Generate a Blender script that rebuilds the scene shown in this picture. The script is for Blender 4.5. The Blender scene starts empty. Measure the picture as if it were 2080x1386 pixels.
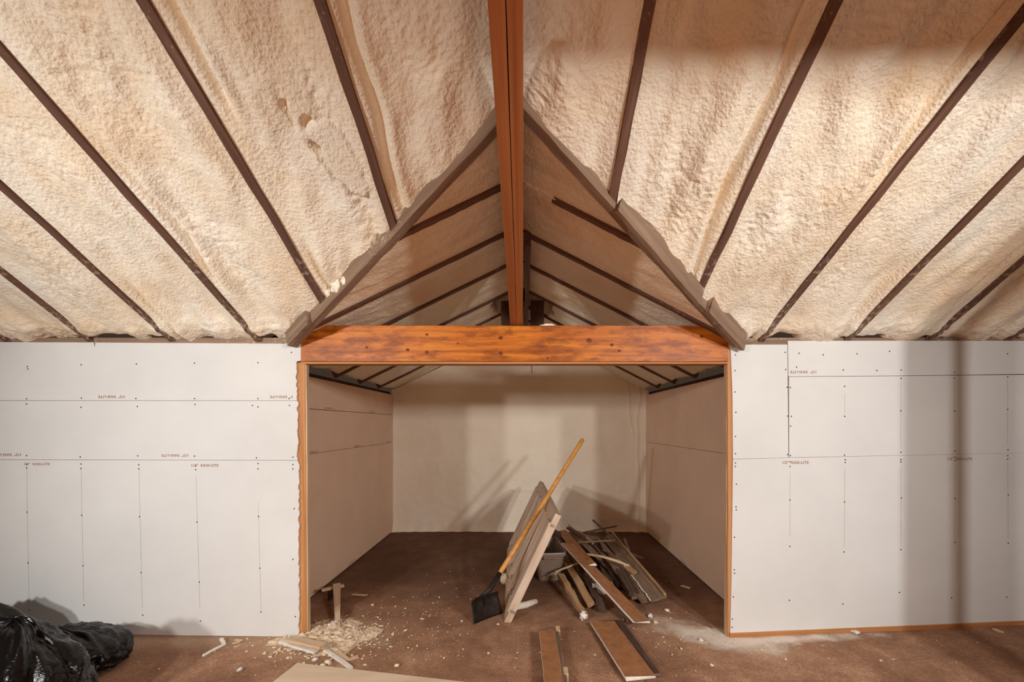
import bpy, bmesh, math, random
import numpy as np
from mathutils import Vector, Matrix

# ------------------------------------------------------------------ camera, light, exposure
F = 868.0            # focal length in pixels of the 2080x1386 frame
CX, CY = 1067.0, 862.0
H = 1.485            # eye height
D = 2.99             # distance of the knee wall
S = F / D
sc = bpy.context.scene
COL = sc.collection
cam_d = bpy.data.cameras.new('camera')
cam = bpy.data.objects.new('camera', cam_d)
COL.objects.link(cam)
cam.location = (0, 0, H)
cam.rotation_euler = (math.pi / 2, 0, 0)
cam_d.sensor_fit = 'HORIZONTAL'
cam_d.sensor_width = 36.0
cam_d.lens = 36.0 * F / 2080
cam_d.shift_x = (1040 - CX) / 2080
cam_d.shift_y = (CY - 693) / 2080
cam_d.clip_start = 0.02
sc.camera = cam
sc.view_settings.view_transform = 'Standard'
sc.view_settings.look = 'None'
sc.view_settings.gamma = 1.0
sc.view_settings.use_curve_mapping = False
sc.view_settings.exposure = 0.0
w = bpy.data.worlds.new('world')
sc.world = w
w.use_nodes = True
w.node_tree.nodes['Background'].inputs[0].default_value = (0.9, 0.6, 0.4, 1)
w.node_tree.nodes['Background'].inputs[1].default_value = 0.05


def spot(name, loc, target, power, size, blend, color=(1.0, 0.985, 0.94), radius=0.09):
    l = bpy.data.lights.new(name, 'SPOT')
    l.energy = power
    l.color = color
    l.spot_size = math.radians(size)
    l.spot_blend = blend
    l.shadow_soft_size = radius
    o = bpy.data.objects.new(name, l)
    COL.objects.link(o)
    o.location = loc
    o.rotation_euler = (Vector(target) - Vector(loc)).to_track_quat('-Z', 'Y').to_euler()
    return o


# four heads of two twin-head work lights standing behind the viewer, left and right
spot('work_light_lamp', (-3.15, -0.80, 1.94), (-2.1, 2.9, 1.15), 252, 96, 1.0)
spot('work_light_lamp', (-2.48, -0.80, 2.13), (-1.2, 2.9, 1.2), 244, 96, 1.0)
spot('work_light_lamp', (1.97, -0.80, 2.13), (0.9, 2.9, 1.25), 246, 100, 1.0)
spot('work_light_lamp', (2.60, -0.80, 2.30), (1.3, 2.9, 1.25), 238, 100, 1.0)
fill_light = bpy.data.lights.new('warm_fill_light', 'POINT')     # added warm fill, low behind the viewer, no real lamp
fill_light.energy = 64
fill_light.color = (1.0, 0.54, 0.32)
fill_light.shadow_soft_size = 0.6
bo = bpy.data.objects.new('warm_fill_light', fill_light)
COL.objects.link(bo)
bo.location = (0.1, -0.6, 0.8)

# ------------------------------------------------------------------ geometry of the attic
RNG = random.Random(7)
M_MAIN = 0.634                      # slope of the main roof
H0 = 0.575                          # rafter underside above the eye at the knee wall
HR = 1.335                          # dormer ridge above the eye
XR = -0.03
KL, KR = 0.487, 0.515
XL, XRW = -1.84, 1.68               # alcove side walls
DB = 5.94                           # alcove back wall
DRIDGE = -0.75                      # main ridge


def h_main(d):
    return H0 + M_MAIN * (D - d)


def kk(x):
    return np.where(np.asarray(x) < XR, KL, KR)


def h_dorm(x):
    return HR - kk(x) * np.abs(np.asarray(x) - XR)


def valley_d(x):
    """depth where the main roof meets the dormer roof at x (else the knee wall)"""
    v = D - (h_dorm(x) - H0) / M_MAIN
    return np.minimum(v, D)


def wallp(px, py, d=D):
    return ((px - CX) * d / F, H - (py - CY) * d / F)


def P(px, py, z):
    """point at height z seen at pixel px,py (below the horizon)"""
    d = F * (H - z) / (py - CY)
    return Vector(((px - CX) * d / F, d, z))


def PD(px, py, d):
    return Vector(((px - CX) * d / F, d, H - (py - CY) * d / F))


# ------------------------------------------------------------------ numpy noise
def _hash(ix, iy, seed):
    h = (ix.astype(np.int64) * 374761393 + iy.astype(np.int64) * 668265263 + seed * 974634541) & 0x7fffffff
    h = ((h ^ (h >> 13)) * 1274126177) & 0x7fffffff
    return (h ^ (h >> 16)) & 0xffff


def N(x, y, seed=0):
    x = np.asarray(x, float)
    y = np.asarray(y, float)
    x, y = np.broadcast_arrays(x, y)
    x0 = np.floor(x)
    y0 = np.floor(y)
    fx = x - x0
    fy = y - y0
    ux = fx * fx * fx * (fx * (fx * 6 - 15) + 10)
    uy = fy * fy * fy * (fy * (fy * 6 - 15) + 10)

    def g(dx, dy):
        a = _hash(x0 + dx, y0 + dy, seed) / 65536.0 * 2 * np.pi
        return np.cos(a) * (fx - dx) + np.sin(a) * (fy - dy)
    a = g(0, 0) * (1 - ux) + g(1, 0) * ux
    b = g(0, 1) * (1 - ux) + g(1, 1) * ux
    return (a * (1 - uy) + b * uy) * 1.5


def sstep(a, b, x):
    t = np.clip((x - a) / (b - a), 0, 1)
    return t * t * (3 - 2 * t)


# ------------------------------------------------------------------ materials
MAT = {}


def newmat(name):
    m = bpy.data.materials.new(name)
    m.use_nodes = True
    nt = m.node_tree
    bsdf = nt.nodes['Principled BSDF']
    MAT[name] = m
    return m, nt, bsdf


def node(nt, typ, **kw):
    n = nt.nodes.new(typ)
    for k, v in kw.items():
        setattr(n, k, v)
    return n


def coords(nt, scale=(1, 1, 1), kind='Object'):
    tc = node(nt, 'ShaderNodeTexCoord')
    mp = node(nt, 'ShaderNodeMapping')
    mp.inputs['Scale'].default_value = scale
    nt.links.new(tc.outputs[kind], mp.inputs['Vector'])
    return mp.outputs['Vector']


def noise(nt, vec, scale, detail=3, rough=0.5, dist=0.0):
    n = node(nt, 'ShaderNodeTexNoise')
    n.inputs['Scale'].default_value = scale
    n.inputs['Detail'].default_value = detail
    n.inputs['Roughness'].default_value = rough
    n.inputs['Distortion'].default_value = dist
    nt.links.new(vec, n.inputs['Vector'])
    return n.outputs['Fac']


def ramp(nt, fac, stops):
    r = node(nt, 'ShaderNodeValToRGB')
    el = r.color_ramp.elements
    while len(el) < len(stops):
        el.new(0.5)
    for e, (p, c) in zip(el, stops):
        e.position = p
        e.color = (*c, 1) if len(c) == 3 else c
    nt.links.new(fac, r.inputs['Fac'])
    return r.outputs['Color']


def mix(nt, fac, a, b, mode='MIX'):
    m = node(nt, 'ShaderNodeMix', data_type='RGBA', blend_type=mode)
    if isinstance(fac, (int, float)):
        m.inputs[0].default_value = fac
    else:
        nt.links.new(fac, m.inputs[0])
    for s, v in ((6, a), (7, b)):
        if isinstance(v, tuple):
            m.inputs[s].default_value = (*v, 1)
        else:
            nt.links.new(v, m.inputs[s])
    return m.outputs[2]


def bump(nt, bsdf, height, strength, dist=0.01):
    b = node(nt, 'ShaderNodeBump')
    b.inputs['Strength'].default_value = strength
    b.inputs['Distance'].default_value = dist
    nt.links.new(height, b.inputs['Height'])
    nt.links.new(b.outputs['Normal'], bsdf.inputs['Normal'])


def mth(nt, op, a, b=None):
    m = node(nt, 'ShaderNodeMath', operation=op)
    for i, v in enumerate((a, b)):
        if v is None:
            continue
        if isinstance(v, (int, float)):
            m.inputs[i].default_value = v
        else:
            nt.links.new(v, m.inputs[i])
    return m.outputs[0]


def foam_mat(name, c0, c1, c2, peel=0.5):
    m, nt, b = newmat(name)
    v = coords(nt)
    big = noise(nt, v, 2.2, 4, 0.55)
    col = ramp(nt, big, [(0.3, c0), (0.55, c1), (0.75, c2)])
    nt.links.new(col, b.inputs['Base Color'])
    b.inputs['Roughness'].default_value = 0.72
    b.inputs['Specular IOR Level'].default_value = 0.25
    vo = node(nt, 'ShaderNodeTexVoronoi', feature='SMOOTH_F1')
    vo.inputs['Scale'].default_value = 62
    nt.links.new(v, vo.inputs['Vector'])
    fine = noise(nt, v, 95, 2, 0.5)
    hh = mth(nt, 'ADD', mth(nt, 'MULTIPLY', vo.outputs['Distance'], -0.8), mth(nt, 'MULTIPLY', fine, 0.9))
    bump(nt, b, hh, peel, 0.012)
    return m


foam_mat('foam', (0.84, 0.66, 0.46), (0.90, 0.80, 0.66), (0.92, 0.86, 0.76), 0.52)
foam_mat('foam_smooth', (0.86, 0.74, 0.59), (0.89, 0.78, 0.64), (0.91, 0.82, 0.69), 0.2)
foam_mat('foam_white', (0.88, 0.80, 0.68), (0.90, 0.83, 0.72), (0.90, 0.84, 0.74), 0.4)


def wood(name, dark, mid, light, grain=(1.2, 22, 22), rough=0.65, specks=None, knots=False, spec=0.3, bmp=0.25):
    m, nt, b = newmat(name)
    v = coords(nt, grain)
    oi = node(nt, 'ShaderNodeObjectInfo')
    add = node(nt, 'ShaderNodeVectorMath', operation='ADD')
    sc_ = node(nt, 'ShaderNodeVectorMath', operation='SCALE')
    cmb = node(nt, 'ShaderNodeCombineXYZ')
    for i in range(3):
        nt.links.new(oi.outputs['Random'], cmb.inputs[i])
    nt.links.new(cmb.outputs[0], sc_.inputs[0])
    sc_.inputs['Scale'].default_value = 37.0
    nt.links.new(v, add.inputs[0])
    nt.links.new(sc_.outputs[0], add.inputs[1])
    v2 = add.outputs[0]
    n1 = noise(nt, v2, 1.0, 6, 0.6, 0.6)
    col = ramp(nt, n1, [(0.28, dark), (0.5, mid), (0.72, light)])
    vb = coords(nt)
    big = noise(nt, vb, 2.5, 3)
    col = mix(nt, mth(nt, 'MULTIPLY', big, 0.5), col, mid)
    if knots:
        blot = noise(nt, coords(nt, (5, 14, 14)), 1.0, 5, 0.7)
        bf = ramp(nt, blot, [(0.46, (0, 0, 0)), (0.62, (1, 1, 1))])
        col = mix(nt, mth(nt, 'MULTIPLY', bf, 0.75), col, dark)
    if specks:
        s1 = noise(nt, coords(nt, (40, 60, 60)), 1.0, 3, 0.7)
        s2 = noise(nt, coords(nt, (1.3, 3, 3)), 1.0, 2, 0.5)
        sf = ramp(nt, mth(nt, 'ADD', mth(nt, 'MULTIPLY', s1, 0.62), mth(nt, 'MULTIPLY', s2, 0.62)),
                  [(0.73, (0, 0, 0)), (0.83, (1, 1, 1))])
        col = mix(nt, mth(nt, 'MULTIPLY', sf, 0.6), col, specks)
    nt.links.new(col, b.inputs['Base Color'])
    b.inputs['Roughness'].default_value = rough
    b.inputs['Specular IOR Level'].default_value = spec
    bump(nt, b, n1, bmp, 0.004)
    return m


wood('rafter_wood', (0.07, 0.032, 0.022), (0.14, 0.068, 0.045), (0.24, 0.125, 0.085), specks=(0.62, 0.5, 0.38))
wood('valley_wood', (0.15, 0.09, 0.06), (0.26, 0.165, 0.11), (0.38, 0.26, 0.18), specks=(0.8, 0.68, 0.52))
wood('ridge_wood', (0.22, 0.060, 0.018), (0.36, 0.115, 0.035), (0.52, 0.21, 0.08), grain=(0.5, 34, 34), rough=0.5)
wood('header_wood', (0.20, 0.040, 0.005), (0.52, 0.14, 0.012), (0.72, 0.26, 0.025), grain=(1.6, 26, 26), rough=0.45, knots=True)
wood('jamb_wood', (0.30, 0.11, 0.035), (0.50, 0.22, 0.08), (0.66, 0.36, 0.17), grain=(0.8, 30, 30))
wood('pale_wood', (0.5, 0.33, 0.19), (0.66, 0.48, 0.31), (0.78, 0.62, 0.44), grain=(2, 40, 40))
wood('dark_scrap', (0.035, 0.020, 0.014), (0.085, 0.050, 0.034), (0.17, 0.105, 0.07), grain=(3, 40, 40), rough=0.8)
wood('grey_scrap', (0.13, 0.08, 0.05), (0.23, 0.15, 0.10), (0.36, 0.25, 0.175), grain=(3, 40, 40), rough=0.8)
wood('tan_scrap', (0.24, 0.12, 0.05), (0.42, 0.25, 0.12), (0.58, 0.42, 0.25), grain=(3, 30, 30), rough=0.75)
wood('door_paint', (0.40, 0.25, 0.16), (0.58, 0.43, 0.32), (0.74, 0.62, 0.51), grain=(14, 2, 14), rough=0.7)
wood('handle_wood', (0.45, 0.17, 0.035), (0.66, 0.30, 0.07), (0.78, 0.42, 0.14), grain=(1, 40, 40), rough=0.35, spec=0.5, bmp=0.05)
wood('sheathing_wood', (0.05, 0.024, 0.016), (0.10, 0.05, 0.032), (0.17, 0.09, 0.06), grain=(1, 14, 14))
wood('plywood', (0.62, 0.46, 0.31), (0.74, 0.58, 0.42), (0.80, 0.66, 0.50), grain=(2, 9, 9), rough=0.7)


def plain(name, col, rough=0.6, spec=0.3, var=0.06, scale=6, bscale=90, bstr=0.12, metal=0.0):
    m, nt, b = newmat(name)
    v = coords(nt)
    n1 = noise(nt, v, scale, 4, 0.6)
    lo = tuple(max(0, c * (1 - var * 2)) for c in col)
    hi = tuple(min(1, c * (1 + var * 2)) for c in col)
    nt.links.new(ramp(nt, n1, [(0.3, lo), (0.7, hi)]), b.inputs['Base Color'])
    b.inputs['Roughness'].default_value = rough
    b.inputs['Specular IOR Level'].default_value = spec
    b.inputs['Metallic'].default_value = metal
    if bstr:
        bump(nt, b, noise(nt, v, bscale, 3, 0.6), bstr, 0.003)
    return m


plain('drywall', (0.72, 0.71, 0.70), 0.85, 0.1, 0.025, 1.6, 160, 0.06)
plain('drywall_shaded', (0.78, 0.56, 0.42), 0.85, 0.1, 0.03, 1.6, 160, 0.06)  # same board as drywall, with the alcove's brown shade put into its colour
plain('gypsum', (0.82, 0.78, 0.72), 0.9, 0.1, 0.05, 30, 140, 0.5)
plain('brown_paper', (0.36, 0.165, 0.075), 0.8, 0.15, 0.10, 14, 200, 0.2)
plain('print_ink', (0.36, 0.19, 0.11), 0.8, 0.1, 0.03, 10, 50, 0)
plain('pencil', (0.50, 0.38, 0.28), 0.8, 0.1, 0.03, 10, 50, 0)
plain('screw_black', (0.02, 0.014, 0.012), 0.5, 0.4, 0.0, 10, 50, 0)
plain('knot_wood', (0.15, 0.03, 0.006), 0.5, 0.3, 0.25, 60, 120, 0.3)
plain('dark_void', (0.05, 0.026, 0.018), 0.9, 0.1, 0.2, 20, 90, 0.5)
plain('plastic_bin', (0.27, 0.20, 0.155), 0.35, 0.5, 0.05, 8, 60, 0.03)
plain('shovel_steel', (0.035, 0.026, 0.022), 0.5, 0.5, 0.3, 14, 80, 0.3, 0.6)
plain('chip', (0.80, 0.66, 0.50), 0.8, 0.2, 0.12, 30, 120, 0.3)
plain('sawdust', (0.74, 0.57, 0.40), 0.9, 0.1, 0.15, 40, 160, 0.8)
plain('foil_white', (0.82, 0.76, 0.70), 0.5, 0.4, 0.05, 20, 60, 0.3)


def bag_mat():
    m, nt, b = newmat('bag_plastic')
    b.inputs['Base Color'].default_value = (0.006, 0.005, 0.005, 1)
    b.inputs['Roughness'].default_value = 0.22
    b.inputs['Specular IOR Level'].default_value = 0.36
    v = coords(nt)
    n1 = noise(nt, v, 9, 5, 0.6, 1.2)
    bump(nt, b, n1, 0.5, 0.02)


bag_mat()


def floor_mat():
    m, nt, b = newmat('floor_concrete')
    v = coords(nt)
    big = noise(nt, v, 1.1, 5, 0.62, 0.4)
    mid = noise(nt, v, 5.0, 5, 0.7, 0.2)
    fine = noise(nt, v, 70, 4, 0.75)
    mixn = mth(nt, 'ADD', mth(nt, 'MULTIPLY', big, 0.42), mth(nt, 'ADD', mth(nt, 'MULTIPLY', mid, 0.28), mth(nt, 'MULTIPLY', fine, 0.34)))
    col = ramp(nt, mixn, [(0.34, (0.115, 0.055, 0.032)), (0.52, (0.33, 0.175, 0.105)), (0.66, (0.62, 0.38, 0.24))])
    # tiny pale crumbs ground into the floor
    sp = noise(nt, v, 55, 2, 0.6)
    spf = ramp(nt, sp, [(0.70, (0, 0, 0)), (0.76, (1, 1, 1))])
    col = mix(nt, mth(nt, 'MULTIPLY', spf, 0.5), col, (0.55, 0.42, 0.31))
    # rear alcove floor darkened, its shade mixed into the colour
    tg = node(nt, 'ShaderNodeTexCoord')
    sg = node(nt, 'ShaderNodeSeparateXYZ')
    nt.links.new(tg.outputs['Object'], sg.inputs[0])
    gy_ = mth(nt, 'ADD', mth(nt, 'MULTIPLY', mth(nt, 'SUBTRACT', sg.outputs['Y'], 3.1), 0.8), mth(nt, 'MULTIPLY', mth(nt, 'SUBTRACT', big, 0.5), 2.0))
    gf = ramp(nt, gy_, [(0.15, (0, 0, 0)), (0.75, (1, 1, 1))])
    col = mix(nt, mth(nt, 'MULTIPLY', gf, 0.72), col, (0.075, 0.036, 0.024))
    # plaster dust spilled along the foot of the right opening edge, sawdust at the left one

    def spill(cx, cy, rx, ry, rot, lo, hi, c, amt):
        nonlocal col
        tc = node(nt, 'ShaderNodeTexCoord')
        mp = node(nt, 'ShaderNodeMapping', vector_type='TEXTURE')
        mp.inputs['Location'].default_value = (cx, cy, 0)
        mp.inputs['Rotation'].default_value = (0, 0, rot)
        mp.inputs['Scale'].default_value = (rx, ry, 1)
        nt.links.new(tc.outputs['Object'], mp.inputs['Vector'])
        vm = node(nt, 'ShaderNodeVectorMath', operation='LENGTH')
        sepz = node(nt, 'ShaderNodeVectorMath', operation='MULTIPLY')
        sepz.inputs[1].default_value = (1, 1, 0)
        nt.links.new(mp.outputs['Vector'], sepz.inputs[0])
        nt.links.new(sepz.outputs[0], vm.inputs[0])
        dn = mth(nt, 'ADD', vm.outputs['Value'], mth(nt, 'MULTIPLY', mth(nt, 'SUBTRACT', mid, 0.5), 2.2))
        dn = mth(nt, 'ADD', dn, mth(nt, 'MULTIPLY', mth(nt, 'SUBTRACT', fine, 0.5), 0.9))
        f = ramp(nt, dn, [(lo, (1, 1, 1)), (hi, (0, 0, 0))])
        col = mix(nt, mth(nt, 'MULTIPLY', f, amt), col, c)
    spill(1.33, 2.98, 0.52, 0.19, -0.45, 0.2, 1.3, (0.86, 0.78, 0.68), 1.0)
    spill(1.75, 2.93, 0.75, 0.08, 0.0, 0.15, 1.3, (0.82, 0.72, 0.62), 0.95)
    spill(-1.35, 2.95, 0.50, 0.26, 0.25, 0.15, 1.3, (0.66, 0.47, 0.30), 0.75)
    spill(-2.4, 2.92, 1.2, 0.14, 0.0, 0.1, 1.4, (0.52, 0.38, 0.26), 0.45)
    spill(0.95, 3.28, 0.35, 0.12, -0.5, 0.1, 1.3, (0.6, 0.46, 0.34), 0.5)
    nt.links.new(col, b.inputs['Base Color'])
    b.inputs['Roughness'].default_value = 0.85
    b.inputs['Specular IOR Level'].default_value = 0.2
    bump(nt, b, mth(nt, 'ADD', mth(nt, 'MULTIPLY', mid, 0.8), mth(nt, 'MULTIPLY', fine, 0.5)), 0.5, 0.012)


floor_mat()

# ------------------------------------------------------------------ object helpers


def link(name, me, mats, parent=None):
    o = bpy.data.objects.new(name, me)
    COL.objects.link(o)
    if isinstance(mats, str):
        mats = [mats]
    if not me.materials:
        for m in mats:
            me.materials.append(MAT[m])
    if parent is not None:
        o.parent = parent
    return o


def tag(o, label, cat=None, group=None, kind=None):
    if label:
        o['label'] = label
    if cat:
        o['category'] = cat
    if group:
        o['group'] = group
    if kind:
        o['kind'] = kind
    return o


def mesh_np(name, verts, quads, smooth=True):
    me = bpy.data.meshes.new(name)
    nv, nf = len(verts), len(quads)
    k = quads.shape[1]
    me.vertices.add(nv)
    me.vertices.foreach_set('co', np.asarray(verts, np.float32).ravel())
    me.loops.add(nf * k)
    me.loops.foreach_set('vertex_index', np.asarray(quads, np.int32).ravel())
    me.polygons.add(nf)
    me.polygons.foreach_set('loop_start', np.arange(0, nf * k, k, dtype=np.int32))
    me.polygons.foreach_set('use_smooth', np.full(nf, smooth))
    me.update(calc_edges=True)
    me.validate()
    return me


def grid_mesh(name, X, Y, Z, keep=None, flip=False, smooth=True):
    nu, ns = X.shape
    idx = np.arange(nu * ns).reshape(nu, ns)
    q = np.stack([idx[:-1, :-1], idx[1:, :-1], idx[1:, 1:], idx[:-1, 1:]], -1).reshape(-1, 4)
    if flip:
        q = q[:, ::-1]
    if keep is not None:
        kf = (keep[:-1, :-1] & keep[1:, :-1] & keep[1:, 1:] & keep[:-1, 1:]).reshape(-1)
        q = q[kf]
    return mesh_np(name, np.stack([X, Y, Z], -1).reshape(-1, 3), q, smooth)


def frame_mat(p0, p1, up):
    x = (Vector(p1) - Vector(p0)).normalized()
    z = Vector(up)
    z = (z - x * z.dot(x)).normalized()
    y = z.cross(x)
    m = Matrix((x, y, z)).transposed().to_4x4()
    m.translation = Vector(p0)
    return m


def board_mesh(name, L, w0, t, w1=None, nseg=10, jit=0.0, rag=0.0, bow=0.0, seed=0, cham=0.12, face_mats=False, t1=None):
    """board along local x, y across, z thick, softened corners (8-gon section)"""
    r = random.Random(seed)
    w1 = w0 if w1 is None else w1
    t1 = t if t1 is None else t1
    bm = bmesh.new()
    rings = []
    xs = [L * i / nseg for i in range(nseg + 1)]
    for i, x in enumerate(xs):
        f = i / nseg
        ww = (w0 * (1 - f) + w1 * f) / 2
        tt = (t * (1 - f) + t1 * f) / 2
        c = min(ww, tt) * cham
        sec = [(-ww, -tt + c), (-ww + c, -tt), (ww - c, -tt), (ww, -tt + c), (ww, tt - c), (ww - c, tt), (-ww + c, tt), (-ww, tt - c)]
        oy = r.uniform(-jit, jit)
        oz = bow * math.sin(math.pi * f) + r.uniform(-jit, jit) * 0.5
        ring = []
        for (y, z) in sec:
            dx = r.uniform(-rag, rag) if i in (0, nseg) else 0
            ring.append(bm.verts.new((x + dx, y + oy + r.uniform(-jit, jit) * 0.6, z + oz + r.uniform(-jit, jit) * 0.4)))
        rings.append(ring)
    for a, b in zip(rings, rings[1:]):
        for k in range(8):
            f = bm.faces.new((a[k], b[k], b[(k + 1) % 8], a[(k + 1) % 8]))
            if face_mats and k not in (5, 1):
                f.material_index = 1
    e0 = bm.faces.new(rings[0])
    e1 = bm.faces.new(rings[-1][::-1])
    if face_mats:
        e0.material_index = e1.material_index = 1
    bm.normal_update()
    bmesh.ops.recalc_face_normals(bm, faces=bm.faces)
    me = bpy.data.meshes.new(name)
    bm.to_mesh(me)
    bm.free()
    return me


def board(name, p0, p1, wd, t, mat, up=(0, 0, 1), parent=None, **kw):
    p0, p1 = Vector(p0), Vector(p1)
    me = board_mesh(name, (p1 - p0).length, wd, t, **kw)
    o = link(name, me, mat, parent)
    o.matrix_world = frame_mat(p0, p1, up)
    return o


def prism(name, pts, y0, y1, mats, parent=None, plane='XZ', edge_mat=True):
    """polygon pts (a,b) extruded; plane XZ -> (x, y, z) with y from y0 (front) to y1; plane YZ -> a=y, b=z, x from y0 to y1"""
    bm = bmesh.new()

    def co(a, b, t):
        return (a, t, b) if plane == 'XZ' else ((t, a, b) if plane == 'YZ' else (a, b, t))
    f = [bm.verts.new(co(a, b, y0)) for a, b in pts]
    g = [bm.verts.new(co(a, b, y1)) for a, b in pts]
    bm.faces.new(f)
    bm.faces.new(g[::-1])
    n = len(pts)
    for i in range(n):
        fc = bm.faces.new((f[i], g[i], g[(i + 1) % n], f[(i + 1) % n]))
        if edge_mat and isinstance(mats, list):
            fc.material_index = 1
    bmesh.ops.recalc_face_normals(bm, faces=bm.faces)
    me = bpy.data.meshes.new(name)
    bm.to_mesh(me)
    bm.free()
    return link(name, me, mats, parent)


def boxes(name, bs, mat, parent=None):
    bm = bmesh.new()
    for (x0, x1, y0, y1, z0, z1) in bs:
        v = [bm.verts.new((x, y, z)) for x in (x0, x1) for y in (y0, y1) for z in (z0, z1)]
        for q in ((0, 1, 3, 2), (4, 6, 7, 5), (0, 4, 5, 1), (2, 3, 7, 6), (0, 2, 6, 4), (1, 5, 7, 3)):
            bm.faces.new([v[i] for i in q])
    bmesh.ops.recalc_face_normals(bm, faces=bm.faces)
    me = bpy.data.meshes.new(name)
    bm.to_mesh(me)
    bm.free()
    return link(name, me, mat, parent)


def empty(name, loc=(0, 0, 0)):
    o = bpy.data.objects.new(name, None)
    COL.objects.link(o)
    o.location = loc
    return o


def tube(name, pts, rad, mat, parent=None, seg=10, smooth=True):
    bm = bmesh.new()
    rings = []
    n = len(pts)
    rads = rad if isinstance(rad, (list, tuple)) else [rad] * n
    pts = [Vector(p) for p in pts]
    for i, p in enumerate(pts):
        t = (pts[min(i + 1, n - 1)] - pts[max(i - 1, 0)]).normalized()
        a = t.orthogonal().normalized() if i == 0 else (a - t * a.dot(t)).normalized()
        b = t.cross(a)
        rings.append([bm.verts.new(p + (a * math.cos(2 * math.pi * k / seg) + b * math.sin(2 * math.pi * k / seg)) * rads[i]) for k in range(seg)])
    for r0, r1 in zip(rings, rings[1:]):
        for k in range(seg):
            bm.faces.new((r0[k], r0[(k + 1) % seg], r1[(k + 1) % seg], r1[k])).smooth = smooth
    bm.faces.new(rings[0][::-1])
    bm.faces.new(rings[-1])
    bmesh.ops.recalc_face_normals(bm, faces=bm.faces)
    me = bpy.data.meshes.new(name)
    bm.to_mesh(me)
    bm.free()
    return link(name, me, mat, parent)


# ------------------------------------------------------------------ floor
def floor_z(x, y):
    x = np.asarray(x, float)
    y = np.asarray(y, float)
    r = 0.042 * np.clip(x - 1.45, 0, 2.5) * sstep(1.6, 2.9, y) * sstep(3.35, 3.1, y)
    l = 0.012 * np.clip(-1.5 - x, 0, 2.5) * sstep(1.6, 2.9, y) * sstep(3.35, 3.1, y)
    return r + l


gx, gy = np.meshgrid(np.linspace(-4.8, 4.8, 193), np.concatenate([np.linspace(-4.5, 1.4, 30), np.linspace(1.45, 6.1, 110)]), indexing='ij')
gz = floor_z(gx, gy) + 0.003 * N(gx * 2.2, gy * 2.2, 3) * sstep(1.0, 1.6, gy)
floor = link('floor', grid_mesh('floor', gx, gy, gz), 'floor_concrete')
tag(floor, 'dark brown dusty concrete floor strewn with crumbs', kind='structure')


def FP(px, py, z=0.0):
    p = P(px, py, z)
    p.z += float(floor_z(p.x, p.y))
    return p


# ------------------------------------------------------------------ ceiling: sheathing, rafters, sprayed foam
NM = Vector((0, -M_MAIN, -1)).normalized()         # downward normal of the main slope


def ceiling_sheathing():
    up = 0.15
    bm = bmesh.new()

    def q(*p):
        bm.faces.new([bm.verts.new(v) for v in p])
    zr, ze = H + h_main(DRIDGE) + up * 1.18, H + h_main(D + 0.06) + up * 1.18
    xl, xr = XR - 1.56, XR + 1.476
    ya = 1.79
    za = H + h_main(ya) + up * 1.18
    # main slope in front: left part, right part, the piece over the valley
    q((-4.8, DRIDGE, zr), (xl, DRIDGE, zr), (xl, D + .06, ze), (-4.8, D + .06, ze))
    q((xr, DRIDGE, zr), (4.8, DRIDGE, zr), (4.8, D + .06, ze), (xr, D + .06, ze))
    q((xl, DRIDGE, zr), (xr, DRIDGE, zr), (XR, ya - .1, za + .06), (xl, D + .06, ze))
    q((xr, DRIDGE, zr), (xr, D + .06, ze), (XR, ya - .1, za + .06))
    # rear slope of the room, behind the viewer
    q((-4.8, DRIDGE, zr), (4.8, DRIDGE, zr), (4.8, -4.5, ze), (-4.8, -4.5, ze))
    # dormer slopes
    zd = H + HR + up * 1.1
    for sx, xw, k in ((-1, XL - .1, KL), (1, XRW + .1, KR)):
        zw = H + HR - k * abs(xw - XR) + up * 1.1
        xv = XR + sx * 1.5
        zv = H + HR - k * 1.5 + up * 1.1
        q((XR, 1.95, zd), (xv, D + .08, zv), (xv, DB + .1, zv), (XR, DB + .1, zd))
        q((xv, D + .08, zv), (xw, D + .08, zw), (xw, DB + .1, zw), (xv, DB + .1, zv))
    bmesh.ops.recalc_face_normals(bm, faces=bm.faces)
    me = bpy.data.meshes.new('ceiling')
    bm.to_mesh(me)
    bm.free()
    return link('ceiling', me, 'sheathing_wood')


ceiling = ceiling_sheathing()
tag(ceiling, 'steep attic ceiling of dark rafters with cream sprayed foam between them', kind='structure')

# rafters of the main slope: x at the knee wall, x at depth 1.5 (both measured)
RL = [(-4.78, -4.86), (-4.20, -4.28), (-3.62, -3.69), (-3.04, -3.115), (-2.47, -2.60), (-1.867, -2.03), (-1.255, -1.365), (-0.66, -0.735)]
RR = [(0.425, 0.447), (1.055, 1.108), (1.647, 1.815), (2.25, 2.345), (2.82, 2.87), (3.37, 3.42), (3.95, 4.0), (4.55, 4.6)]
RAFT = RL + RR


def raft_x(r, d):
    f = (D - d) / (D - 1.5)
    return r[0] + (r[1] - r[0]) * f


RW = 0.042
for i, r in enumerate(RAFT):
    # lower end: valley or wall
    de = D - 0.005
    for _ in range(8):
        de = float(valley_d(raft_x(r, de)))
    de = min(de, D - 0.004)
    p0 = Vector((raft_x(r, DRIDGE), DRIDGE, H + h_main(DRIDGE)))
    p1 = Vector((raft_x(r, de), de, H + h_main(de)))
    o = board('rafter', p0 - NM * 0.07, p1 - NM * 0.07, RW, 0.14, 'rafter_wood', up=-NM, parent=ceiling, nseg=26, jit=0.0035, seed=i, cham=0.05)

SPX = 0.009


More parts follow.
